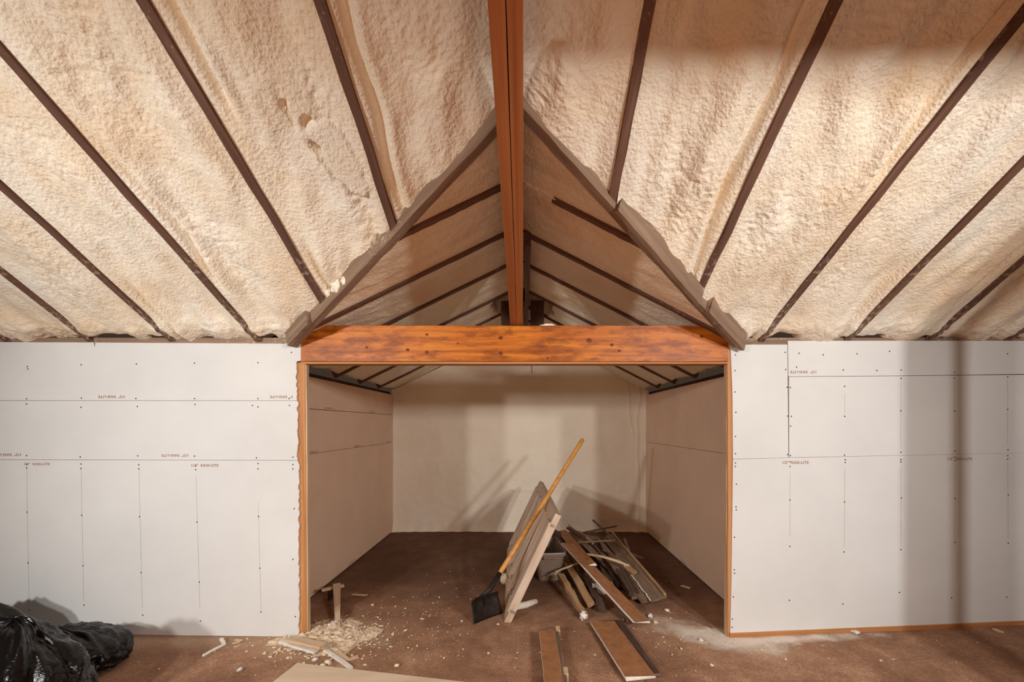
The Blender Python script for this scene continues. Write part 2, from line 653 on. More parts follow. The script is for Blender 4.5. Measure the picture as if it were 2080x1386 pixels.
def foam_main(i):
    a, b = RAFT[i], RAFT[i + 1]
    width = abs(b[0] - a[0])
    vis = -3.7 < (a[0] + b[0]) / 2 < 3.7
    nu = int(width / (SPX if vis else 0.02))
    u = np.linspace(0, 1, nu)
    s1 = np.linspace(DRIDGE, 1.15, 40)[:-1]
    ns = int(1.9 / (SPX if vis else 0.02))
    t = np.linspace(0, 1, ns)
    # columns at constant u
    de = np.full(nu, D)
    for _ in range(10):
        xe = (a[0] + (a[1] - a[0]) * (D - de) / (D - 1.5)) * (1 - u) + (b[0] + (b[1] - b[0]) * (D - de) / (D - 1.5)) * u
        de = valley_d(xe)
    iswall = de > D - 0.02
    de = np.where(iswall, D - 0.002, de)
    dd = np.concatenate([np.repeat(s1[None, :], nu, 0), 1.15 + (de[:, None] - 1.15) * t[None, :]], 1)
    f = (D - dd) / (D - 1.5)
    xa = a[0] + (a[1] - a[0]) * f + RW / 2
    xb = b[0] + (b[1] - b[0]) * f - RW / 2
    U = np.repeat(u[:, None], dd.shape[1], 1)
    X = xa * (1 - U) + xb * U
    s = (D - dd) * 1.184
    eL, eR = (X - xa), (xb - X)
    e = np.minimum(eL, eR)
    sd = 100 + i * 17
    c = sstep(0.0, 0.13, e)
    wob = 0.05 * N(s * 3, sd, 5)
    off = -0.014 * (1 - c) + c * (-0.026 + 0.040 * N(X * 3.2, s * 0.8, sd) + 0.030 * N(X * 6.5 + wob * 10, s * 1.5, sd + 1))
    off += c * (0.009 * N(X * 13, s * 5, sd + 2) + 0.0025 * N(X * 24, s * 17, sd + 3))
    msk = sstep(0.0, 0.5, N(X * 2.0, s * 1.6, sd + 4)) * sstep(0.02, 0.1, e)
    caul = np.abs(N(X * 30, s * 26, sd + 5))
    off += msk * (0.013 * (0.45 - caul))
    off += sstep(0.01, 0.06, e) * 0.0015 * N(X * 66, s * 60, sd + 6)
    # crease where the foam pulled away beside a rafter
    mid = (a[0] + b[0]) / 2
    ec = eL if mid < 0.3 else eR
    pres = sstep(-0.15, 0.2, N(s * 1.1 + 3.1 * i, sd * 0.13, 9))
    cp = 0.060 + 0.035 * N(s * 2.3, sd * 0.37, 11)
    off -= pres * 0.040 * np.exp(-((ec - cp) / 0.020) ** 2)
    off += pres * 0.020 * np.exp(-((ec - cp - 0.05) / 0.03) ** 2)
    es = de[:, None] - dd
    wallm = iswall[:, None]
    # swoop onto the valley rafter
    vs = 0.030 if mid > XR else -0.012
    off = off + np.where(wallm, 0, vs * np.exp(-np.clip(es, 0, 9) / 0.06) * (1 + 0.8 * N(X * 9, s * 3, sd + 7)))
    # lumpy roll and ragged end over the wall top
    roll = np.exp(-((es - 0.10) / 0.06) ** 2)
    off = off + np.where(wallm, roll * (0.012 + 0.016 * np.abs(N(X * 16, s * 14, sd + 8))), 0)
    lip = sstep(0.045 + 0.03 * N(X * 7, 0.3, sd), 0.0, es)
    off = off - np.where(wallm, lip * (0.004 + 0.07 * sstep(0.05, 0.3, N(X * 5, 1.7, sd + 9))), 0)
    if i == 6:
        # two shaved flat patches with torn edges in the bay left of the apex
        for (px, py, ax, bx, rot) in ((628, 268, 0.055, 0.115, 0.42), (690, 330, 0.075, 0.17, 0.30)):
            hd = (CY - py) / F
            d0 = (H0 + M_MAIN * D) / (hd + M_MAIN)
            x0 = (px - CX) * d0 / F
            s0 = (D - d0) * 1.184
            lx, ls = X - x0, s - s0
            q0 = lx * math.cos(rot) - (-ls) * math.sin(rot)
            q1 = lx * math.sin(rot) + (-ls) * math.cos(rot)
            rr = np.sqrt((q0 / ax) ** 2 + (q1 / bx) ** 2) + 0.25 * N(X * 14, s * 14, 77)
            m_ = sstep(1.08, 0.95, rr)
            off = off * (1 - m_) + m_ * (-0.016 + 0.1 * q0 * 0)
            off -= 0.045 * np.exp(-((rr - 1.05) / 0.10) ** 2) * sstep(0.0, -0.03, q0) * sstep(-0.35, 0.1, N(s * 9, 1.1, 31))
    nrm = np.array(NM)
    Y = dd + nrm[1] * off
    Z = H + H0 + M_MAIN * (D - dd) + nrm[2] * off
    return grid_mesh('spray_foam', X, Y, Z, flip=True)


for i in range(len(RAFT) - 1):
    link('spray_foam', foam_main(i), 'foam', ceiling)
# rear slope, bare boarding (behind the viewer)
gx, gy = np.meshgrid(np.linspace(-4.8, 4.8, 60), np.linspace(DRIDGE, -4.5, 30), indexing='ij')
gz = H + h_main(2 * DRIDGE - gy) + 0.03 * N(gx * 2, gy * 1, 8)
link('roof_boarding', grid_mesh('roof_boarding', gx, gy, gz), 'sheathing_wood', ceiling)

# unseen broad board added to shade the upper right ceiling
o = board('shade_board', (0.10, 0.90, H + 1.56), (4.7, 0.90, H + 1.56), 0.74, 0.03, 'rafter_wood', up=(0, -1, 0), parent=ceiling, nseg=8)

# ---- dormer rafters and foam
DL = [2.32, 2.885, 3.45, 4.13, 4.74, 5.35]
DR = [2.365, 2.96, 3.52, 4.20, 4.80, 5.38]


def dorm_xend(d, side):
    k = KL if side < 0 else KR
    v = (HR - H0 - M_MAIN * (D - d)) / k
    full = abs((XL if side < 0 else XRW) - XR)
    return np.where(d < D - 0.001, np.clip(v, 0.0, full), full)


for side, lst in ((-1, DL), (1, DR)):
    k = KL if side < 0 else KR
    nd = Vector((side * -k, 0, -1)).normalized()
    for j, d in enumerate(lst):
        xe = float(dorm_xend(d, side))
        x0 = (0.12 if j == 0 and side > 0 else 0.05) + (0.06 if j == 0 and side > 0 else 0)
        p0 = Vector((XR + side * x0, d, H + HR - k * x0))
        p1 = Vector((XR + side * xe, d, H + HR - k * xe))
        board('rafter', p0 - nd * 0.062, p1 - nd * 0.062, 0.042, 0.14, 'rafter_wood', up=-nd, parent=ceiling, nseg=18, jit=0.003, seed=50 + j + side, cham=0.05)

    edges = [1.80] + lst + [DB + 0.02]
    for j in range(len(edges) - 1):
        d0, d1 = edges[j], edges[j + 1]
        g0 = d0 + (0.021 if j > 0 else 0)
        g1 = d1 - (0.021 if j < len(edges) - 2 else 0)
        nu = max(4, int((g1 - g0) / 0.011))
        dcol = np.linspace(g0, g1, nu)
        xe = dorm_xend(dcol, side)
        ns = 150
        t = np.linspace(0, 1, ns)
        R = xe[:, None] * t[None, :]
        dd = np.repeat(dcol[:, None], ns, 1)
        eL, eR = dd - g0, g1 - dd
        if j == 0:
            eL = eL + 1
        if j == len(edges) - 2:
            eR = eR + 1
        e = np.minimum(eL, eR)
        sd = 400 + j * 13 + (7 if side > 0 else 0)
        c = sstep(0, 0.12, e)
        off = -0.010 * (1 - c) + c * (-0.020 + 0.026 * N(dd * 3.0, R * 0.8, sd) + 0.014 * N(dd * 7, R * 1.7, sd + 1))
        off += c * (0.007 * N(dd * 15, R * 5, sd + 2) + 0.004 * N(dd * 26, R * 19, sd + 3))
        off += sstep(0.02, 0.1, e) * 0.006 * (0.4 - np.abs(N(dd * 28, R * 26, sd + 5))) * sstep(-0.1, 0.4, N(dd * 2, R * 2, sd + 4))
        # ragged end above the side walls
        wl = (dd > D)
        er = xe[:, None] - R
        off -= np.where(wl, sstep(0.05, 0.0, er) * (0.02 + 0.07 * np.abs(N(dd * 6, 0.4, sd + 8))), 0)
        keep = None
        if j == 4:
            off -= 0.24 * sstep(0.30, 0.24, R + 0.05 * N(dd * 8, R * 4, sd + 9)) * sstep(0.0, 0.03, e)
        X = XR + side * R + nd.x * off
        Z = H + HR - k * R + nd.z * off
        link('spray_foam', grid_mesh('spray_foam', X, dd, Z, keep=keep, flip=(side < 0)), 'foam_smooth' if j > 3 else 'foam', ceiling)

k_ = KR
nd = Vector((-k_, 0, -1)).normalized()
board('foam_patch', Vector((XR + 0.02, DR[0], H + HR - k_ * 0.02)) - nd * 0.02, Vector((XR + 0.19, DR[0], H + HR - k_ * 0.19)) - nd * 0.02, 0.062, 0.05, 'foam', up=-nd, parent=ceiling, nseg=8, jit=0.004, seed=2, rag=0.01)
# bare ridge boards of the dormer and short struts beside them
board('ridge_board', (XR - 0.045, 2.86, H + HR - 0.02), (XR - 0.045, DB, H + HR - 0.02), 0.044, 0.19, 'rafter_wood', parent=ceiling, nseg=10, jit=0.002, seed=3)
board('ridge_board', (XR + 0.045, 2.92, H + HR - 0.03), (XR + 0.045, DB, H + HR - 0.03), 0.044, 0.18, 'rafter_wood', parent=ceiling, nseg=10, jit=0.002, seed=4)
for sx, dz in ((-0.17, 0.10), (0.155, 0.14)):
    board('strut', (XR + sx, 4.42, H + HR - 0.42), (XR + sx, 4.42, H + HR - abs(sx) * 0.5 + 0.02), dz, 0.04, 'sheathing_wood', up=(0, -1, 0), parent=ceiling, nseg=6, jit=0.004, seed=int(abs(sx) * 100))

# ---- valley rafters
APEX = Vector((XR, 1.79, H + HR))


def valley(side, foot_x, drop, up_len, seed):
    foot = Vector((foot_x, D - 0.012, H + H0))
    top = APEX + Vector((side * 0.035, 0.03, 0.0))
    a, b = foot + Vector((0, 0, -drop + 0.09)), top + Vector((0, 0, -up_len + 0.09))
    d_ = (b - a).normalized()
    upv = (Vector((0, 0, 1)) - d_ * d_.z).normalized()
    v = board('valley_rafter', a, b + d_ * 0.02, 0.046, 0.18, 'valley_wood', up=upv, parent=ceiling, nseg=24, jit=0.0025, seed=seed, cham=0.05)
    return v, foot, top, d_


vl, fl, tl, dl = valley(-1, XR - 1.60, 0.048, 0.018, 21)
vr, fr, tr, dr = valley(1, XR + 1.51, 0.048, 0.022, 22)


def blob_mesh(name, rx, ry, rz, seed, amp=0.25, n=20, freq=3.0):
    th = np.linspace(0, np.pi, n)
    ph = np.linspace(0, 2 * np.pi, 2 * n + 1)
    T, Pp = np.meshgrid(th, ph, indexing='ij')
    per = np.cos(Pp) * np.sin(T)
    q = np.sin(Pp) * np.sin(T)
    zz = np.cos(T)
    r = 1 + amp * (N(per * freq + 3 * zz, q * freq - 2 * zz, seed) + 0.5 * N(per * freq * 2.3 - zz, q * freq * 2.3 + 4 * zz, seed + 1))
    return grid_mesh(name, rx * r * per, ry * r * q, rz * r * zz, flip=False)


def clump(par, px, py, d, r, seed):
    o = link('foam_clump', blob_mesh('foam_clump', r * 1.1, r, r * 1.2, seed, 0.32, 16), 'foam', par)
    M = Matrix.Translation(PD(px, py, d))
    o.matrix_world = M
    return o


def vd(px, foot, top):
    # depth on the valley line at pixel px
    best = min((abs(CX + F * (foot.x + (top.x - foot.x) * t) / (foot.y + (top.y - foot.y) * t) - px), t) for t in [i / 200 for i in range(201)])[1]
    return foot.y + (top.y - foot.y) * best


for px, py, r, sd in ((688, 580, 0.045, 1), (672, 596, 0.03, 2), (703, 572, 0.026, 3), (918, 312, 0.016, 4), (712, 540, 0.02, 8)):
    clump(vl, px, py, vd(px, fl, tl) - 0.01, r, sd)
for px, py, r, sd in ((1408, 578, 0.034, 5), (1394, 570, 0.02, 6), (1418, 590, 0.022, 7), (1452, 652, 0.016, 9)):
    clump(vr, px, py, vd(px, fr, tr) - 0.01, r, sd)
# a grey plank sistered to the right valley rafter
sa, sb = fr + (tr - fr) * 0.30, fr + (tr - fr) * 0.70
sn = Vector((1.2, -1.51, 0)).normalized()
off = sn * 0.042
board('brace_plank', sa + off + Vector((0, 0, -0.03)), sb + off + Vector((0, 0, 0.0)), 0.12, 0.03, 'valley_wood', up=sn, parent=vr, nseg=12, jit=0.002, seed=5, rag=0.01)
sa, sb = fr + (tr - fr) * 0.0, fr + (tr - fr) * 0.24
board('brace_plank', sa + off + Vector((0, 0, -0.01)), sb + off + Vector((0, 0, -0.01)), 0.13, 0.03, 'valley_wood', up=sn, parent=vr, nseg=12, jit=0.002, seed=6, rag=0.01)
sa, sb = fl + (tl - fl) * 0.02, fl + (tl - fl) * 0.16
sn2 = Vector((-1.2, -1.56, 0)).normalized()
board('brace_plank', sa + sn2 * 0.04 + Vector((0, 0, -0.01)), sb + sn2 * 0.04 + Vector((0, 0, -0.01)), 0.10, 0.03, 'valley_wood', up=sn2, parent=vl, nseg=8, jit=0.002, seed=7, rag=0.01)

# ------------------------------------------------------------------ knee walls of drywall panels
YF = D - 0.013       # face of the drywall
YB = D


def wp(pts):
    return [wallp(px, py, YF) for px, py in pts]


def ragged_edge(x, y0, y1, n, amp, seed):
    r = random.Random(seed)
    return [(x + r.uniform(-amp, amp * 0.4), y0 + (y1 - y0) * i / n) for i in range(n + 1)]


def discs(name, pts, rad, y, mat, parent):
    bm = bmesh.new()
    for (px, py) in pts:
        x, z = wallp(px, py, y)
        a = [bm.verts.new((x + rad * math.cos(k * math.pi / 3), y, z + rad * math.sin(k * math.pi / 3))) for k in range(6)]
        c = [bm.verts.new((x + rad * .7 * math.cos(k * math.pi / 3), y - 0.0012, z + rad * .7 * math.sin(k * math.pi / 3))) for k in range(6)]
        for k in range(6):
            bm.faces.new((a[k], a[(k + 1) % 6], c[(k + 1) % 6], c[k]))
        bm.faces.new(c)
    bmesh.ops.recalc_face_normals(bm, faces=bm.faces)
    me = bpy.data.meshes.new(name)
    bm.to_mesh(me)
    bm.free()
    o = link(name, me, mat, parent)
    o['kind'] = 'stuff'
    return o


TXT = {}


def text_mesh(s):
    if s in TXT:
        return TXT[s]
    cu = bpy.data.curves.new('print', 'FONT')
    cu.body = s
    cu.size = 1.0
    cu.extrude = 0.0
    cu.resolution_u = 2
    cu.offset = 0.012
    o = bpy.data.objects.new('print', cu)
    COL.objects.link(o)
    bpy.context.view_layer.update()
    me = bpy.data.meshes.new_from_object(o.evaluated_get(bpy.context.evaluated_depsgraph_get()))
    bpy.data.objects.remove(o)
    xs = [v.co.x for v in me.vertices]
    ys = [v.co.y for v in me.vertices]
    x0, x1, y0, y1 = min(xs), max(xs), min(ys), max(ys)
    for v in me.vertices:
        v.co = ((v.co.x - (x0 + x1) / 2) / (x1 - x0), (v.co.y - (y0 + y1) / 2) / (y1 - y0), 0)
    me.materials.clear()
    TXT[s] = me
    return me


def stamp(s, box, parent, flip=False):
    px0, py0, px1, py1 = box
    y = YF - 0.0012
    xa, za = wallp(px0, py0, y)
    xb, zb = wallp(px1, py1, y)
    me = text_mesh(s).copy()
    o = link('printed_mark', me, 'print_ink', parent)
    R = Matrix.Rotation(math.pi / 2, 4, 'X')
    if flip:
        R = Matrix.Rotation(math.pi, 4, 'Y') @ R
    o.matrix_world = Matrix.Translation(((xa + xb) / 2, y, (za + zb) / 2)) @ R @ Matrix.Diagonal((abs(xb - xa), abs(za - zb), 1, 1))
    return o


def pencil_lines(lines, parent):
    bm = bmesh.new()
    y = YF - 0.0008
    for (xa, ya, xb, yb) in lines:
        a, b = wallp(xa, ya, y), wallp(xb, yb, y)
        hw = 0.0008
        v = [bm.verts.new(p) for p in ((a[0] - hw, y, a[1]), (a[0] + hw, y, a[1]), (b[0] + hw, y, b[1]), (b[0] - hw, y, b[1]))]
        bm.faces.new(v)
    me = bpy.data.meshes.new('pencil_lines')
    bm.to_mesh(me)
    bm.free()
    o = link('pencil_lines', me, 'pencil', parent)
    o['kind'] = 'stuff'


MARK = '1/2"  EASI-LITE'
GYP = ['drywall', 'gypsum']
# --- left
zt = H + H0
fr_bs = [(-4.8, -1.60, D + .002, D + .09, 0.0, 0.04), (-4.8, -1.60, D + .002, D + .09, zt - 0.12, zt + 0.03), (-4.8, -1.62, D + .03, D + .09, 0.04, zt - 0.13)]
wall_left = boxes('wall_left', fr_bs, 'valley_wood')
tag(wall_left, 'low wall of white plasterboard left of the opening, black bags at its foot', kind='structure')
LX = -330
pb = prism('drywall_panel', wp([(LX, 934.2)] + [(604, 935.7)] + ragged_edge(607.5, 940, 1294, 60, 2.2, 1) + [(300, 1290.5), (LX, 1281)]), YF, YB, GYP, wall_left)
pm = prism('drywall_panel', wp([(LX, 814.1), (603, 814.4)] + ragged_edge(605, 818, 932, 22, 2.6, 2) + [(604, 935), (LX, 933.5)]), YF, YB, GYP, wall_left)
pt = prism('drywall_panel', wp([(LX, 694), (190, 696), (192, 706), (194, 696), (577, 698.5), (611, 699.5), (611, 733), (603, 734)] + ragged_edge(603, 737, 811, 14, 2.6, 3) + [(603, 813.7), (LX, 813.4)]), YF, YB, GYP, wall_left)
discs('screw_heads', [(55.5, 745), (56.5, 750), (164.8, 741), (277, 739.7), (53.8, 810.4), (165.6, 809), (276, 809.8), (395, 738), (524, 737), (592, 716), (395, 810), (524, 810), (587, 810)], 0.0052, YF - .0002, 'screw_black', pt)
discs('screw_heads', [(53.8, 821), (164.6, 828), (279, 826), (54, 926), (163, 928.6), (279.7, 926.5), (396, 822), (524, 827), (512.6, 824), (588, 824), (395, 927), (521, 930.6), (595, 929)], 0.0052, YF - .0002, 'screw_black', pm)
discs('screw_heads', [(54, 943.6), (54, 950.6), (164.6, 943), (164.6, 951.8), (281.5, 944.6), (282, 952.7), (397.6, 947), (397.6, 954.5), (524, 942), (524, 953), (595, 944), (594.8, 953),
                      (55, 1040.8), (57, 1144), (59, 1240), (166, 1047), (168.6, 1149.8), (170.6, 1229.8), (283.4, 1050), (286.6, 1163.5), (290, 1250),
                      (400, 1061), (405, 1183), (407, 1261.7), (525, 1049.5), (527.7, 1154.7), (530, 1243.8), (597.5, 1033.6), (595, 1136.8), (600, 1253)], 0.0052, YF - .0002, 'screw_black', pb)
pencil_lines([(54, 952, 59, 1235), (164.6, 952, 170, 1222), (282, 953, 289, 1235), (398, 968, 406, 1235), (524.5, 1020, 530, 1240)], pb)
stamp(MARK, (199, 803.8, 253, 809.3), pt, True)
stamp('2"  EASI-LITE', (548, 804, 595, 809.3), pt, True)
stamp(MARK, (-14, 921.5, 42, 927), pm, True)
stamp(MARK, (327.5, 923.2, 382, 928.4), pm, True)
stamp(MARK, (49, 940.4, 101, 945.4), pb)
stamp(MARK, (389, 942.8, 444, 948.4), pb)
# --- right
fr_bs = [(1.43, 4.8, D + .002, D + .09, 0.0, 0.045), (1.43, 4.8, D + .002, D + .09, zt - 0.12, zt + 0.03), (1.45, 4.8, D + .03, D + .09, 0.04, zt - 0.13)]
wall_right = boxes('wall_right', fr_bs, 'valley_wood')
tag(wall_right, 'low wall of white plasterboard right of the opening', kind='structure')
plate = board('bottom_plate', (1.425, YF + 0.022, 0.012), (4.8, YF + 0.022, 0.155), 0.05, 0.035, 'jamb_wood', parent=wall_right, nseg=20, jit=0.001)
RX = 2460
qb = prism('drywall_panel', wp([(1489, 933.3), (1600, 930.5), (RX, 912.7), (RX, 1249), (2080, 1265.5), (1800, 1276), (1483.5, 1287), (1486, 1180)]), YF, YB, GYP, wall_right)
qc = prism('drywall_panel', wp([(1484, 700.5), (1599.3, 700.2), (1600, 765), (1601.4, 930.0), (1489, 932.6), (1488, 800)]), YF, YB, GYP, wall_right)
qt = prism('drywall_panel', wp([(1600.6, 692.5), (2080, 692.5), (RX, 690), (RX, 755.5), (2080, 760), (1830, 763.4), (1601.5, 764.8)]), YF, YB, GYP, wall_right)
qm = prism('drywall_panel', wp([(1602.7, 765.6), (1830, 764.3), (2080, 761.5), (RX, 757), (RX, 912), (2080, 920.3), (1602.9, 929.8)]), YF, YB, GYP, wall_right)
discs('screw_heads', [(1494, 721), (1493, 753), (1493, 796.6), (1494.7, 838), (1494, 887), (1494, 922), (1595, 716), (1596, 751), (1599, 787), (1600, 845.5), (1600, 923.7)], 0.0052, YF - .0002, 'screw_black', qc)
discs('screw_heads', [(1605.5, 787.7), (1607.6, 846), (1606, 866), (1605.5, 926), (1715.5, 785), (1716, 846), (1715.5, 925), (1830.6, 769), (1938.6, 768.5), (2047, 766), (1830, 835), (1939, 835.6), (2047, 832), (1830, 919), (1939.8, 916.5), (2047.5, 914.4)], 0.0052, YF - .0002, 'screw_black', qm)
discs('screw_heads', [(1623, 718), (1672.5, 721), (1741, 719), (1618, 746), (1713, 752), (1807, 714), (1781, 753), (1830.6, 752), (1939, 756.6), (2046.7, 719)], 0.0052, YF - .0002, 'screw_black', qt)
discs('screw_heads', [(1494, 941), (1494, 948), (1605, 938.7), (1605, 948), (1717, 934.6), (1717, 940), (1830, 934), (1830, 938.7), (1939.8, 929), (1939.6, 936), (2047, 926), (2047, 933),
                      (1495.7, 984), (1495, 1030), (1495.5, 1036), (1492, 1092), (1491.6, 1158), (1492, 1165), (1489.5, 1213), (1487.6, 1258), (1487, 1275), (1604.8, 1016), (1604.5, 1110.5), (1603.5, 1220),
                      (1715.5, 1020), (1714.4, 1121.7), (1712, 1227.7), (1831, 1012), (1830, 1117), (1827, 1204), (1940, 1013), (1939.6, 1102), (1933, 1215), (2048, 1006), (2048, 1104), (2045, 1213.6)], 0.0052, YF - .0002, 'screw_black', qb)
pencil_lines([(1605, 960, 1604.8, 1090), (1716, 950, 1715, 1112), (1830, 950, 1830, 1110), (1940, 945, 1939, 1095), (2047, 940, 2048, 1095), ], qb)
pencil_lines([(1716, 800, 1716, 840), (1830, 775, 1830, 912), (1939, 772, 1939.5, 910), (2047, 770, 2047, 905)], qm)
stamp(MARK, (1605, 753.6, 1658, 759), qt, True)
stamp(MARK, (1589.6, 936.8, 1643, 942.8), qb)
stamp(MARK, (1925, 929.6, 1975, 935.2), qb)

# ------------------------------------------------------------------ opening: jambs
jl = empty('trim_1', (-1.56, D, 0))
tag(jl, 'raw orange studs edging the left side of the opening', kind='structure')
jr = empty('trim_2', (1.41, D, 0))
tag(jr, 'raw orange studs edging the right side of the opening', kind='structure')


def stud(px0, px1, ytop, ybot_z, yf, depth, par, mat, seed, lean=0.0):
    xa, xb = (px0 - CX) * yf / F, (px1 - CX) * yf / F
    zt_ = H - (ytop - CY) * yf / F
    o = board('stud', ((xa + xb) / 2 + lean, yf + depth / 2, ybot_z), ((xa + xb) / 2, yf + depth / 2, zt_), abs(xb - xa), depth, mat, up=(0, -1, 0), nseg=14, jit=0.0012, seed=seed, cham=0.08)
    o.parent = par
    o.matrix_parent_inverse = Matrix.Translation(par.location).inverted()
    return o


stud(598, 620, 737, 0.0, D + 0.001, 0.038, jl, 'jamb_wood', 1, 0.012)
stud(620.3, 622.5, 741, 0.0, D + 0.004, 0.034, jl, 'pale_wood', 2, 0.012)
stud(1477.5, 1487.5, 697, 0.0, D - 0.004, 0.04, jr, 'jamb_wood', 3, 0.0)
stud(1475.3, 1477.3, 741, 0.0, D + 0.006, 0.034, jr, 'pale_wood', 4, 0.0)

# ------------------------------------------------------------------ header beam and ridge beam (things of their own)
hx0, hx1 = (612 - CX) / S, (1477.5 - CX) / S
hz0, hz1 = H - (735 - CY) / S, H - (662 - CY) / S
header = empty('header_beam', ((hx0 + hx1) / 2, D, hz0))
tag(header, 'stained orange timber beam with dark knots spanning the top of the opening', 'beam')
hb = board('timber', (hx0, D + 0.035, (hz0 + hz1) / 2), (hx1, D + 0.035, (hz0 + hz1) / 2), hz1 - hz0, 0.088, 'header_wood', up=(0, -1, 0), nseg=20, jit=0.0008, seed=9, cham=0.06)
hl = board('lip_strip', (hx0, D + 0.045, hz0 - 0.009), (hx1, D + 0.045, hz0 - 0.009), 0.10, 0.014, 'jamb_wood', nseg=8, jit=0.0006, seed=11)
nail = tube('hanging_nail', [PD(1080, 738, D + .07), PD(1080, 748, D + .07), PD(1081, 759, D + .07)], 0.0025, 'screw_black', None, 6)
knots = []
for kx, ky, kr in ((828, 711, .010), (867, 680, .008), (867, 716, .010), (1017, 687, .012), (1017, 718, .012), (1197, 692, .014), (1243, 701, .010), (1258, 713, .008), (1425, 684, .009), (745, 706, .007), (1112, 728, .007), (930, 698, .006)):
    c_ = PD(kx, ky, D - 0.0098)
    kb = blob_mesh('knot', kr * 1.25, 0.0022, kr, kx, 0.12, 10)
    ko = link('knot', kb, 'knot_wood')
    ko.location = c_
    knots.append(ko)
bpy.context.view_layer.update()
for o in [hb, hl, nail] + knots:
    mw = o.matrix_world.copy()
    o.parent = header
    o.matrix_parent_inverse = Matrix.Translation(header.location).inverted()

ridge = empty('ridge_beam', (-0.06, D, hz1))
tag(ridge, 'long red-brown doubled beam overhead, running from the viewer down onto the orange beam', 'beam')


def ridge_ply(xa_n, xb_n, xa_f, xb_f, mat, seed, dz=0.0):
    # near section at d=1.07, far at the header; ply from far end toward and past the viewer
    near_d, far_d = 1.07, D + 0.06
    def sec(d):
        f = (d - near_d) / (far_d - near_d)
        h = 1.063 + (0.690 - 1.063) * f
        return h, xa_n + (xa_f - xa_n) * f, xb_n + (xb_f - xb_n) * f
    d_s, d_e = -1.6, far_d
    hs, a0, b0 = sec(d_s)
    he, a1, b1 = sec(d_e)
    p0 = Vector(((a0 + b0) / 2, d_s, H + hs + dz + 0.12))
    p1 = Vector(((a1 + b1) / 2, d_e, H + he + dz + 0.12))
    o = board('beam_ply', p1, p0, b1 - a1, 0.24, mat, nseg=30, jit=0.0006, seed=seed, cham=0.06, w1=b0 - a0)
    o.parent = ridge
    o.matrix_parent_inverse = Matrix.Translation(ridge.location).inverted()


ridge_ply(-0.0945, -0.0505, -0.1055, -0.0625, 'ridge_wood', 31)
def ridge_web():
    def hb_(d):
        return 1.063 + (0.690 - 1.063) * (d - 1.07) / (D + .06 - 1.07)
    pts = [(1.45, H + hb_(1.45) + 0.05), (D + .04, H + hb_(D + .04) + 0.05), (D + .04, H + 1.325), (1.80, H + 1.325), (1.45, H + 1.40)]
    o = prism('beam_web', pts, -0.088, -0.030, 'rafter_wood', plane='YZ')
    o.parent = ridge
    o.matrix_parent_inverse = Matrix.Translation(ridge.location).inverted()


ridge_web()
ridge_ply(-0.0480, -0.0050, -0.0605, -0.0175, 'ridge_wood', 32, 0.001)

# ------------------------------------------------------------------ alcove walls
def side_wall(name, x, sgn, rows, label):
    t0 = 0.0127
    w_ = boxes(name, [(min(x, x - sgn * .1), max(x, x - sgn * .1), D + 0.1, DB + .1, 0, 0.04), (min(x - sgn * .06, x - sgn * .1), max(x - sgn * .06, x - sgn * .1), D + .1, DB + .1, 0, H + 0.45)] +
               [(min(x, x - sgn * .06), max(x, x - sgn * .06), d_, d_ + .038, 0.04, H + 0.38) for d_ in (3.2, 3.6, 4.0, 4.4, 4.8, 5.2, 5.6)], 'sheathing_wood')
    tag(w_, label, kind='structure')
    out = []
    for z0, z1 in rows:
        out.append(prism('drywall_panel', [(3.085, z0), (5.93, z0), (5.93, z1), (3.085, z1)], x, x + sgn * t0, ['drywall_shaded', 'gypsum'], w_, plane='YZ'))
    return w_, out


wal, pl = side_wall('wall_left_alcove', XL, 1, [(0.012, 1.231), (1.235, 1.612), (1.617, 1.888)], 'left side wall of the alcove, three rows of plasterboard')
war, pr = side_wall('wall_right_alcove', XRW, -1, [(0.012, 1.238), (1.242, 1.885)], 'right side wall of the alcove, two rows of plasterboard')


def side_stamp(x, sgn, d, z, parent, flip=False):
    o = link('printed_mark', text_mesh(MARK).copy(), 'print_ink', parent)
    R = Matrix.Rotation(sgn * math.pi / 2, 4, 'Z') @ Matrix.Rotation(math.pi / 2, 4, 'X')
    if flip:
        R = R @ Matrix.Rotation(math.pi, 4, 'Z')
    o.matrix_world = Matrix.Translation((x + sgn * 0.0137, d, z)) @ R @ Matrix.Diagonal((0.186, 0.018, 1, 1))


for d_, z_, p_ in ((3.98, 1.632, 2), (5.1, 1.632, 2), (3.66, 1.245, 1), (4.65, 1.247, 1), (5.7, 1.25, 1)):
    side_stamp(XL, 1, d_, z_, pl[p_], True)
side_stamp(XL, 1, 4.5, 0.03, pl[0], True)
side_stamp(XRW, -1, 4.5, 0.03, pr[0], True)


